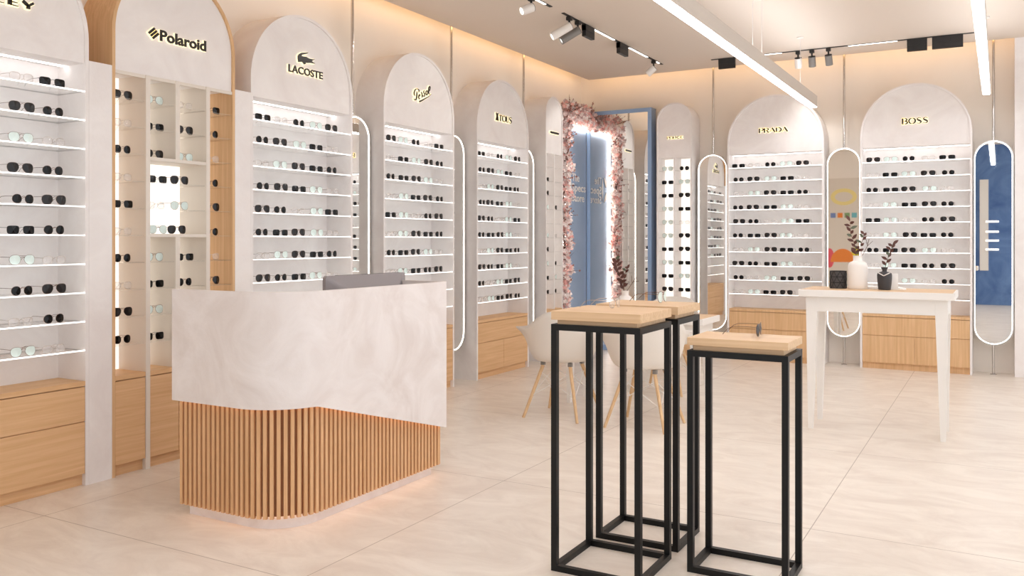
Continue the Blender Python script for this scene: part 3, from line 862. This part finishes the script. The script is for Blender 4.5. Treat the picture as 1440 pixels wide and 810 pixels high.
mo = thing('computer_monitor', 'grey computer monitor seen from behind on the reception counter', 'monitor', (-3.16, 3.915, 0.735), math.radians(-1.5))
hp = [(-0.34, 0.035), (-0.34, 0.42), (0.34, 0.42), (0.34, 0.035)]
def rr(hw, z0, z1, r, n=5):
    return [(hw - r + r * math.cos(a), z1 - r + r * math.sin(a)) for a in [PI / 2 * i / n for i in range(n + 1)]] + [(-hw + r - r * math.sin(a), z1 - r + r * math.cos(a)) for a in [PI / 2 * i / n for i in range(n + 1)]] + \
           [(-hw + r - r * math.cos(a), z0 + r - r * math.sin(a)) for a in [PI / 2 * i / n for i in range(n + 1)]] + [(hw - r + r * math.sin(a), z0 + r - r * math.cos(a)) for a in [PI / 2 * i / n for i in range(n + 1)]]
hs = MB(); P0 = rr(0.345, 0.03, 0.422, 0.02); P1 = rr(0.345, 0.03, 0.422, 0.02); P2 = rr(0.25, 0.09, 0.355, 0.03); k = len(P0)
vs = [(-0.012, p[0], p[1]) for p in P0] + [(0.010, p[0], p[1]) for p in P1] + [(0.055, p[0], p[1]) for p in P2]
fs = [tuple(range(k))[::-1]] + [(i, (i + 1) % k, k + (i + 1) % k, k + i) for i in range(k)] + [(k + i, k + (i + 1) % k, 2 * k + (i + 1) % k, 2 * k + i) for i in range(k)] + [tuple(range(2 * k, 3 * k))]
hs.add(vs, fs); hs.build('housing', M['monitor'], mo)
MB().prism(rr(0.335, 0.042, 0.412, 0.008), -0.0135, -0.012, 'x').build('screen', M['screen'], mo)
MB().box(-0.004, 0.003, -0.26, 0.30, 0.4215, 0.4235).build('vent_slot', M['black_plastic'], mo)
MB().box(0.03, 0.05, -0.05, 0.05, 0.01, 0.2).box(-0.09, 0.12, -0.11, 0.11, 0.0, 0.012).build('stand', M['monitor'], mo, bevel=0.003)

# ------------------------------------------------------------------ pedestals
def pedestal(label, x0, x1, y0, y1, zf, zi, zt):
    root = thing('display_pedestal', label, 'display stand', (x0, y0, 0), 0, 'black framed display pedestals')
    w, d = x1 - x0, y1 - y0; t = 0.0245
    fr = MB()
    for a in (0, w - t):
        for b_ in (0, d - t): fr.box(a, a + t, b_, b_ + t, t, zf - t)
    for z in (0, zf - t):
        fr.box(0, w, 0, t, z, z + t).box(0, w, d - t, d, z, z + t).box(0, t, t, d - t, z, z + t).box(w - t, w, t, d - t, z, z + t)
    fr.build('frame', M['black_metal'], root)
    MB().box(0.02, w - 0.02, 0.02, d - 0.02, zf, zi).build('spacer_board', M['oak_x'], root)
    MB().box(0, w, 0, d, zi, zt).build('top_board', M['oak_x'], root, bevel=0.0015)
    return root
pedestal('tall black framed oak topped pedestal standing nearest the counter, front of two', -1.602, -1.215, 3.17, 3.535, 1.008, 1.026, 1.062)
pedestal('tall black framed oak topped pedestal partly hidden behind its twin', -1.602, -1.215, 3.62, 3.93, 1.008, 1.026, 1.062)
pedestal('lower black framed oak topped pedestal at the right, closest to the camera side', -1.113, -0.712, 3.43, 3.705, 0.903, 0.924, 0.955)
for k, loc, lab in (('W', (-1.43, 3.445, 1.062), 'clear wire eyeglasses lying on the front tall pedestal'), ('M', (-1.36, 3.845, 1.062), 'mint lensed eyeglasses lying on the rear tall pedestal'), ('A', (-0.866, 3.628, 0.955), 'smoke grey teardrop sunglasses lying on the lower right pedestal')):
    put_pair(k, loc, R90 + (0.12 if k == 'A' else 0.05), lab, 'eyewear on the pedestals')

# ------------------------------------------------------------------ tables
def table(name, label, x0, x1, y0, y1, zt, apron, legs_top=0.075, foot=0.032, thick=0.05):
    root = thing(name, label, 'table', (x0, y0, 0), 0)
    w, d = x1 - x0, y1 - y0
    MB().box(0, w, 0, d, zt - thick, zt - 0.0015).build('top_slab', M['white'], root, bevel=0.002)
    MB().box(0.012, w - 0.012, 0.012, d - 0.012, zt - 0.0015, zt).build('oak_inlay', M['oak_x'], root)
    i = 0.045; za = zt - thick - apron
    LT = legs_top
    MB().box(i + legs_top + .0005, w - i - legs_top - .0005, i, i + .02, za, zt - thick).box(i + legs_top + .0005, w - i - legs_top - .0005, d - i - .02, d - i, za, zt - thick).box(i, i + .02, i + LT + .0005, d - i - LT - .0005, za, zt - thick).box(w - i - .02, w - i, i + LT + .0005, d - i - LT - .0005, za, zt - thick).build('apron', M['white'], root)
    for sx in (0, 1):
        for sy in (0, 1):
            X = i if sx == 0 else w - i; Y = i if sy == 0 else d - i
            gx, gy = (1 if sx == 0 else -1), (1 if sy == 0 else -1)
            def sq(s_, z, o): return [(X + gx * (o), Y + gy * o, z), (X + gx * (o + s_), Y + gy * o, z), (X + gx * (o + s_), Y + gy * (o + s_), z), (X + gx * o, Y + gy * (o + s_), z)]
            vs = sq(foot, 0, 0.012) + sq(legs_top, za, 0.0) + sq(legs_top, zt - thick, 0.0)
            fs = [(0, 1, 2, 3), (8, 9, 10, 11)] + [(a, (a + 1) % 4, 4 + (a + 1) % 4, 4 + a) for a in range(4)] + [(4 + a, 4 + (a + 1) % 4, 8 + (a + 1) % 4, 8 + a) for a in range(4)]
            MB().add(vs, fs).build('leg', M['white'], root)
    return root
table('console_table', 'tall white console table with oak inlaid top, holding vases', -1.262, -0.262, 6.42, 6.93, 1.0, 0.105)
table('consulting_table', 'low white table with oak top behind the two white chairs', -3.20, -1.972, 6.455, 6.92, 0.75, 0.07)

def chair(label, loc, rz, turn=0.0):
    root = thing('shell_chair', label, 'chair', loc, rz, 'white shell armchairs')
    NU, NV = 64, 18; vs = []; fs = []
    def rim(a):
        d = abs(math.degrees(a))
        ks = [(0, .425), (32, .43), (48, .50), (60, .62), (74, .672), (92, .685), (108, .705), (122, .735), (136, .775), (150, .812), (165, .828), (180, .83)]
        for (d0, h0), (d1, h1) in zip(ks, ks[1:]):
            if d <= d1:
                t = (d - d0) / (d1 - d0); t = t * t * (3 - 2 * t) if h1 - h0 > .05 else t
                return h0 + (h1 - h0) * t
        return .828
    for j in range(NV + 1):
        v = j / NV
        for i in range(NU):
            a = -PI + 2 * PI * i / NU
            s_, c_ = math.sin(a), math.cos(a)
            ex = lambda q, e: math.copysign(abs(q) ** e, q)
            rx = 0.285 * ex(s_, 0.82); ry = (0.245 if c_ > 0 else 0.25) * ex(c_, 0.82)
            h = rim(a); zs = 0.425
            if v < .4: pl = 1.55 * v; q = 0.0
            else: t = (v - .4) / .6; pl = .62 + .38 * math.sin(t * PI / 2) ** .72; q = t ** 1.45
            dish = 0.018 * (1 - min(1, v / .55)) * -1
            d = abs(math.degrees(a))
            flare = max(0, 1 - abs(d - 82) / 30) ** 1.3 * max(0, (v - .70) / .30) ** 3.0 * 0.085
            back = max(0, (d - 110) / 70) * q * 0.07
            x = rx * pl + math.copysign(flare, s_); y = ry * pl - back
            if d < 40: q2 = 0
            vs.append((x, y, zs + dish + (h - zs) * q + (0.012 * math.sin(min(1, v / .5) * PI))))
    for j in range(NV):
        for i in range(NU):
            l = (i + 1) % NU
            fs.append((j * NU + i, j * NU + l, (j + 1) * NU + l, (j + 1) * NU + i))
    o = MB().add(vs, fs).build('shell', M['chair'], root, smooth=False)
    o.data.polygons.foreach_set('use_smooth', [True] * len(o.data.polygons))
    o.rotation_euler = (0, 0, turn)
    sm = o.modifiers.new('solid', 'SOLIDIFY'); sm.thickness = 0.009; sm.offset = -1
    tops = []
    for sx in (-1, 1):
        for sy in (-1, 1):
            top = Vector((sx * 0.115, sy * 0.105, 0.395)); foot = Vector((sx * 0.226, sy * 0.218, 0.0))
            mid = top.lerp(foot, .55)
            MB().tube([top, top.lerp(foot, .15), mid, foot], 0.0145, 10, r1=0.0112).build('leg', M['chair_wood'], root, smooth=True)
            tops.append((top, foot))
            MB().box(top.x - .014, top.x + .014, top.y - .014, top.y + .014, 0.397, 0.425).build('mount', M['fixture_grey'], root)
    wr = MB()
    for (i, j) in ((0, 1), (2, 3), (0, 2), (1, 3)):
        a0, a1 = tops[i], tops[j]
        wr.tube([a0[0].lerp(a0[1], .12), a1[0].lerp(a1[1], .58)], 0.003, 5); wr.tube([a1[0].lerp(a1[1], .12), a0[0].lerp(a0[1], .58)], 0.003, 5)
    wr.build('wire_brace', M['fixture_white'], root)
    return root
chair('white shell armchair on wooden legs at left, back to the camera', (-2.942, 6.02, 0), 0, math.radians(32))
chair('white shell armchair on wooden legs at right, back to the camera', (-2.262, 5.995, 0), 0, math.radians(32))
chair('white shell armchair across the low table, only its back top showing', (-2.62, 7.45, 0), PI)

# ------------------------------------------------------------------ table-top things
def leaf(mb, base, d, L, w, mat):
    d = d.normalized(); sd = d.cross(Vector((0.3, -1, 0.2))).normalized(); up = sd.cross(d)
    n = 5; vs = []; fs = []
    for i in range(n + 1):
        t = i / n; hw = w * math.sin(PI * (t * .92 + .04)) * (1 - .25 * t); bend = -0.12 * L * t * t
        c = base + d * L * t + up * bend
        vs += [c + sd * hw + up * .15 * hw, c - up * .1 * hw, c - sd * hw + up * .15 * hw]
    for i in range(n):
        k = 3 * i
        fs += [(k, k + 1, k + 4, k + 3), (k + 1, k + 2, k + 5, k + 4)]
    mb.add(vs, fs, mat)
def branch(root, base, pts, leaves, seed, L=0.035):
    r = random.Random(seed); st = MB(); lv1 = MB()
    P = [Vector(base) + Vector(p) for p in pts]
    st.tube(P, 0.0028, 5, r1=0.0012)
    for i in range(leaves):
        t = 0.3 + 0.7 * (i + .5) / leaves; f = t * (len(P) - 1); k = min(int(f), len(P) - 2)
        p = P[k].lerp(P[k + 1], f - k); sd = 1 if i % 2 else -1
        d = Vector((sd * r.uniform(.5, 1.1), r.uniform(-.6, .4), r.uniform(.3, 1.1)))
        leaf(lv1, p, d, L * r.uniform(.8, 1.25), L * .3, M['leaf_green'] if r.random() < .2 else M['leaf_dark'])
    return st, lv1
def join(a, b):
    o = len(a.v); a.v += b.v
    for f, mi in zip(b.f, b.mi):
        m = b.mats[mi] if b.mats else None
        a.f.append([o + i for i in f]); a.mi.append(a._m(m))
    return a

# geometric candle holder
ch = thing('candle_holder', 'black faceted cylindrical holder left of the white vase', 'candle holder', (-1.035, 6.70, 1.0))
R_, H_ = 0.058, 0.128
MB().lathe([(R_ - .002, 0), (R_ - .002, H_), (R_ - .008, H_), (R_ - .008, .01)], 0, 0, 32, cap=True).build('cup', M['cup_dark'], ch)
ln = MB(); ns = 8
for k in range(4):
    z = 0.002 + (H_ - .004) * k / 3
    ln.tube([(R_ * math.cos(2 * PI * i / 32), R_ * math.sin(2 * PI * i / 32), z) for i in range(32)], 0.0022, 4, closed=True)
for k in range(3):
    z0, z1 = 0.002 + (H_ - .004) * k / 3, 0.002 + (H_ - .004) * (k + 1) / 3
    for i in range(ns * 2):
        a0 = 2 * PI * (i + (k % 2) * 1) / (ns * 2); a1 = a0 + 2 * PI / (ns * 2)
        u0, u1 = (z0, z1) if i % 2 == 0 else (z1, z0)
        ln.tube([(R_ * math.cos(a0 + (a1 - a0) * j / 3), R_ * math.sin(a0 + (a1 - a0) * j / 3), u0 + (u1 - u0) * j / 3) for j in range(4)], 0.0018, 4)
ln.build('lattice', M['cup_black'], ch)

def vase(name, label, loc, prof, mat):
    root = thing(name, label, 'vase', loc)
    n = len(prof); inner = [(max(r - .006, .004), z) for r, z in prof[::-1]]
    MB().lathe(prof + [(inner[0][0], prof[-1][1])] + [(r, max(z, .008)) for r, z in inner[1:3]], 0, 0, 36).build('body', mat, root, smooth=True)
    return root
WP = [(.058, 0), (.065, .008), (.0665, .03), (.067, .10), (.067, .160), (.065, .174), (.059, .187), (.048, .196), (.036, .200), (.0315, .206), (.0315, .235), (.034, .24)]
wv = vase('vase', 'white bottle shaped vase on the console table', (-0.895, 6.66, 1.0), WP, M['vase_white'])
DP = [(.036, 0), (.041, .004), (.0455, .04), (.049, .085), (.0495, .106), (.046, .118), (.032, .126), (.017, .13), (.015, .138), (.02, .150), (.026, .160)]
dv = vase('vase', 'small charcoal ribbed vase on the console table', (-0.715, 6.64, 1.0), DP, M['vase_dark'])
ring = MB()
for sd in (-1, 1):
    ring.tube([(sd * .037 * (1 - t), -0.030 - 0.0205 * t ** .6, .121 - .020 * t) for t in (0, .25, .5, .75, 1)], 0.0032, 5)
ring.build('collar_line', M['vase_line'], dv)
br = thing('dried_branch', 'branch of burgundy and olive leaves standing in the white vase', 'plant', (-0.895, 6.66, 1.0))
s1, l1 = branch(br, (0, 0, .03), [(0, 0, 0), (-.01, 0, .2), (-.015, 0, .27), (-.05, .01, .37), (-.055, .01, .47)], 15, 5, 0.042)
s2, l2 = branch(br, (0, 0, .03), [(0, 0, 0), (.0, .005, .2), (.012, 0, .26), (.035, 0, .33), (.042, 0, .37)], 9, 8, 0.038)
s3 = MB()
s3.tube([(.015, 0, .05), (.03, 0, .24), (.065, 0, .31), (.075, .01, .36)], .0018, 4)
s3.tube([(.065, 0, .31), (.10, 0, .345)], .0014, 4); s3.tube([(.068, 0, .32), (.05, 0, .37)], .0014, 4); s3.tube([(.065, 0, .31), (.055, 0, .34)], .0014, 4)
join(s1, s2); join(s1, s3); s1.build('stem', M['twig'], br)
join(l1, l2).build('leaves', None, br)
b2 = thing('dried_branch', 'small sprig of burgundy leaves standing in the charcoal vase', 'plant', (-0.715, 6.64, 1.0))
s1, l1 = branch(b2, (0, 0, .02), [(0, 0, 0), (.002, 0, .13), (.02, 0, .20), (.042, 0, .26), (.055, 0, .31)], 10, 11, 0.04)
s1.build('stem', M['leaf_green'], b2); l1.build('leaves', None, b2)
# open magazine and card
mg = thing('open_magazine', 'open white magazine lying behind the charcoal vase', 'magazine', (-0.755, 6.80, 1.0), 0.1)
for sd, nm in ((-1, 'page_stack'), (1, 'page_stack')):
    A1 = [(sd * (.0 + .165 * t), .003 + .016 * math.sin(PI * min(1, t * 1.05)) * (1 - .4 * t)) for t in [i / 8 for i in range(9)]]
    A0 = [(p[0], 0.0) for p in A1]
    MB().strip(A1, A0, -0.10, 0.10).build(nm, M['paper'], mg)
cd = tag(MB().box(-0.035, 0.035, -.0015, .0015, 0, 0.115).build('display_card', M['paper']), 'small white upright card just behind the charcoal vase', 'card')
cd.location = (-0.665, 6.69, 1.0); cd.rotation_euler = (math.radians(-7), 0, 0.2)
# vase on the low table
VP = [(.035, 0), (.055, .01), (.07, .05), (.072, .08), (.064, .115), (.045, .138), (.03, .147), (.029, .165), (.033, .185)]
v3 = vase('vase', 'round white vase on the low table, before the blue framed mirror', (-2.70, 6.70, 0.75), VP, M['vase_white'])
b3 = thing('dried_branch', 'leafy dark branches standing in the round vase on the low table', 'plant', (-2.70, 6.70, 0.75))
s1, l1 = branch(b3, (0, 0, .03), [(0, 0, 0), (-.01, 0, .14), (-.035, 0, .24), (-.07, 0, .34), (-.085, 0, .42)], 16, 21, 0.05)
s2, l2 = branch(b3, (0, 0, .03), [(0, 0, 0), (-.005, 0, .14), (-.02, .0, .22), (.0, 0, .30), (.015, 0, .34)], 8, 24, 0.04)
s3 = MB()
s3.tube([(.01, 0, .05), (.02, 0, .19), (.07, 0, .26), (.10, 0, .30)], .002, 4); s3.tube([(.07, 0, .26), (.12, 0, .265)], .0015, 4); s3.tube([(.06, 0, .25), (.055, 0, .31)], .0015, 4)
s3.tube([(.02, 0, .19), (.03, 0, .14)], .0015, 4)
join(s1, s2); join(s1, s3); s1.build('stem', M['twig'], b3); join(l1, l2).build('leaves', None, b3)

# ------------------------------------------------------------------ lights
def linear_light(label, x0, x1, y0, y1, caps):
    root = thing('linear_pendant', label, 'ceiling light', ((x0 + x1) / 2, y1, 2.745), 0, 'hanging linear lights')
    ox, oy, oz = (x0 + x1) / 2, y1, 2.745
    MB().box(x0 - ox, x1 - ox, y0 - oy, 0, 0.004, 0.118).build('housing', M['fixture'], root)
    MB().box(x0 - ox + .006, x1 - ox - .006, y0 - oy, -0.006, -0.002, 0.004).build('diffuser', M['linear'], root)
    MB().box(x0 - ox + .012, x1 - ox - .012, y0 - oy, -0.01, 0.118, 0.121).build('added_uplight', M['added_uplight'], root)  # glowing top face added to brighten the ceiling and even out the room
    for y in caps:
        MB().tube([(0, y - oy, .118), (0, y - oy, ZC - oz)], 0.0022, 5).build('cable', M['cable'], root)
        MB().lathe([(.035, ZC - oz - .01), (.035, ZC - oz)], 0, y - oy, 16).build('ceiling_cap', M['cable'], root)
    return root
linear_light('long hanging linear light crossing toward the middle back wall bay', -1.76, -1.675, 1.6, 9.50, (2.9, 4.2, 6.95, 7.25, 8.83))
linear_light('hanging linear light at the right, ending above the right back wall bay', -0.152, -0.082, 1.6, 9.46, (2.9, 4.2, 6.6, 8.85))

def track(label, along_y, c, a, b, inserts):
    root = thing('light_track', label, 'light track', ((c, b, ZC) if along_y else (a, c, ZC)), 0, 'recessed magnetic tracks')
    def bx(u0, u1, hw, z0, z1):
        return MB().box(-hw, hw, u0 - b, u1 - b, z0, z1) if along_y else MB().box(u0 - a, u1 - a, -hw, hw, z0, z1)
    bx(a, b, 0.014, -0.006, 0.0).build('rail', M['black_plastic'], root)
    for u0, u1 in inserts:
        bx(u0, u1, 0.011, -0.009, -0.006).build('light_insert', M['led'], root)
    return root
track('short black ceiling track near the top left of the ceiling', True, -3.35, 4.6, 6.63, [(6.30, 6.52)])
track('black ceiling track above the left wall with white light inserts', True, -3.35, 6.86, 9.42, [(7.45, 8.02), (8.42, 8.95), (9.2, 9.32)])
track('long black ceiling track running along the back wall', False, 9.45, -2.79, -0.22, [(-2.225, -2.03), (-1.36, -0.90)])

def spot(label, loc, aim, body_mat, L=0.11, r=0.037, stem=0.085, lamp=0, cone=58, col=(1, .97, .94)):
    root = thing('track_spotlight', label, 'spotlight', loc, 0, 'track spotlights')
    MB().box(-.022, .022, -.022, .022, -.03, 0).build('adapter', M['black_plastic'], root)
    MB().tube([(0, 0, -.03), (0, 0, -stem)], .009, 8).build('stem', M['black_plastic'], root, smooth=True)
    d = (Vector(aim) - (Vector(loc) + Vector((0, 0, -stem)))).normalized()
    c0 = Vector((0, 0, -stem)) - d * 0.015; q = d.to_track_quat('Z', 'Y').to_matrix().to_4x4()
    mb = MB().lathe([(r * .96, 0), (r, .004), (r, L - .02), (r * .985, L - .02), (r * .985, L - .016), (r, L - .016), (r, L), (r * .8, L), (r * .78, L - .012)], 0, 0, 20)
    mb.tf(Matrix.Translation(c0) @ q); mb.build('head', body_mat, root, smooth=True)
    mb = MB().lathe([(r * .5, -.004), (r * .97, -.003), (r * .97, .0)], 0, 0, 20); mb.tf(Matrix.Translation(c0) @ q); mb.build('back_cap', M['black_plastic'], root)
    mb = MB().lathe([(r * .78, L - .013), (r * .78, L - .011)], 0, 0, 20); mb.tf(Matrix.Translation(c0) @ q); mb.build('lens', M['led'], root)
    if lamp:
        la = bpy.data.lights.new('spot_beam', 'SPOT'); la.energy = lamp * 1.0; la.spot_size = math.radians(cone); la.spot_blend = 0.6; la.color = col; la.shadow_soft_size = 0.03
        lo = bpy.data.objects.new('spot_beam', la); C.objects.link(lo); lo.parent = root
        lo.location = c0 + d * (L + .01); lo.rotation_euler = d.to_track_quat('-Z', 'Y').to_euler()
    return root
def box_driver(label, loc, w, h, along_y):
    root = thing('track_driver_box', label, 'track adapter', loc, 0, 'driver boxes on the tracks')
    if along_y:
        MB().box(-.02, .02, -w / 2, w / 2, -h, -h * .52).box(-.024, .024, -w / 2, w * .2, -h * .5, 0).box(-.02, .02, -w / 2, w / 2, -h * .52, 0.005).build('case', M['black_plastic'], root, bevel=.002)
    else:
        MB().box(-w / 2, w / 2, -.02, .02, -h, 0.005).box(-w / 2, w * .1, -.024, .02, -h * .5, 0).box(-w * .1, w / 2, -.024, .02, -h, -h * .56).build('case', M['black_plastic'], root, bevel=.002)
    return root
zt = ZC - .009
spot('white cylinder spotlight on the short track at top left', (-3.35, 6.27, zt), (-4.4, 4.9, 2.5), M['fixture_white'], lamp=10)
spot('pale cylinder spotlight of the close pair, pointing toward the left wall', (-3.35, 6.99, zt), (-4.4, 6.2, 2.45), M['fixture_white'], L=.20, lamp=5)
spot('grey cylinder spotlight of the close pair beside the driver box', (-3.35, 7.17, zt), (-4.4, 6.40, 2.45), M['fixture_grey'], L=.20, lamp=3)
spot('white cylinder spotlight at the corner end of the left track', (-3.35, 9.15, zt), (-4.4, 8.95, 2.3), M['fixture_white'], lamp=16)
spot('white cylinder spotlight, leftmost of the three on the back track', (-1.86, 9.45, zt), (-1.90, 9.95, 2.3), M['fixture_white'], L=.105, lamp=3)
spot('grey cylinder spotlight, middle of the three on the back track', (-1.72, 9.45, zt), (-1.74, 9.97, 2.2), M['fixture_grey'], L=.105, lamp=8)
spot('grey cylinder spotlight, rightmost of the three on the back track', (-1.555, 9.45, zt), (-1.53, 9.97, 2.3), M['fixture_grey'], L=.105, lamp=3)
box_driver('black driver box beside the close pair of spotlights', (-3.35, 7.40, zt), .20, .105, True)
box_driver('black driver box midway along the left track', (-3.35, 8.24, zt), .22, .105, True)
box_driver('small black driver box at the left end of the back track', (-2.615, 9.45, zt), .18, .105, False)
box_driver('square black driver box near the right end of the back track', (-.72, 9.45, zt), .18, .115, False)
box_driver('wide black driver box beside the right hanging light', (-.45, 9.45, zt), .27, .115, False)

# ------------------------------------------------------------------ front wall things that the mirrors show
ps = thing('wall_poster', 'wall poster of coloured eyewear shapes, seen in the mirror behind the white vase', 'poster', (-3.08, YF, 0), PI)
MB().box(-.5, .5, -0.012, 0, 0.4, 2.75).build('sheet', M['poster'], ps)
def ell(mb, cx, cz, rx, rz, d, mat, a0=0, a1=2 * PI, n=24):
    mb.prism([(cx + rx * math.cos(a0 + (a1 - a0) * i / n), cz + rz * math.sin(a0 + (a1 - a0) * i / n)) for i in range(n + (0 if a1 - a0 >= 6.2 else 1))], d, -0.012, mat=mat)
pm = MB()
ell(pm, 0.02, 0.86, .26, .30, -.014, M['p_orange'], 0, PI)
ell(pm, -.27, 0.98, .12, .22, -.0135, M['p_yellow']); ell(pm, .30, 0.95, .10, .22, -.0135, M['p_pink'])
A = [(.0 + .28 * math.cos(t), 2.33 + .19 * math.sin(t)) for t in [2 * PI * i / 28 for i in range(28)]]; B = [(.0 + .19 * math.cos(t), 2.33 + .11 * math.sin(t)) for t in [2 * PI * i / 28 for i in range(28)]]
pm.strip(A, B, -.014, -.012, closed=True, mat=M['p_pale'])
for i, k in enumerate(('p_teal', 'p_green', 'p_orange', 'p_blue')): pm.box(-.28 + .15 * i, -.17 + .15 * i, -.014, -.012, 1.86, 1.97, M[k])
pm.build('printed_shapes', None, ps)

wsf = thing('wall_display', 'white column with four lit shelves, seen in the far right mirror', 'display shelf', (-0.30, YF, 0), PI)
MB().box(-.08, .08, -.05, 0, .72, 2.62).build('column', M['white'], wsf)
for z in (1.15, 1.335, 1.52, 1.73):
    sf = MB().box(-.27, -.03, -.16, -.05, z, z + .02).build('shelf', M['white'], wsf)
    MB().box(-.27, -.03, -.17, -.16, z - .008, z + .028).build('edge_light', M['led_shelf'], sf)

# ------------------------------------------------------------------ world, camera, view
wd = bpy.data.worlds.new('open_side_fill'); bpy.context.scene.world = wd; wd.use_nodes = True
bg = wd.node_tree.nodes.get('Background') or wd.node_tree.nodes.new('ShaderNodeBackground')
bg.inputs['Color'].default_value = (0.92, 0.96, 1.0, 1); bg.inputs['Strength'].default_value = 1.3  # even fill light added through the unbuilt right side and front gaps
cam = bpy.data.cameras.new('camera'); co = bpy.data.objects.new('camera', cam); C.objects.link(co)
co.location = (0, 0, 1.35); co.rotation_euler = (PI / 2, 0, math.radians(29.3845))
cam.sensor_width = 36; cam.lens = 30.5; cam.shift_y = -67 / 1440; cam.clip_start = 0.05
sc = bpy.context.scene; sc.camera = co
sc.view_settings.view_transform = 'Standard'; sc.view_settings.look = 'None'
sc.view_settings.gamma = 1.0; sc.view_settings.use_curve_mapping = False
sc.view_settings.exposure = 0.38
sc.cycles.use_denoising = True
sc.cycles.max_bounces = 10; sc.cycles.diffuse_bounces = 6; sc.cycles.transparent_max_bounces = 16
sc.cycles.caustics_reflective = False
sc.cycles.sample_clamp_indirect = 4.0
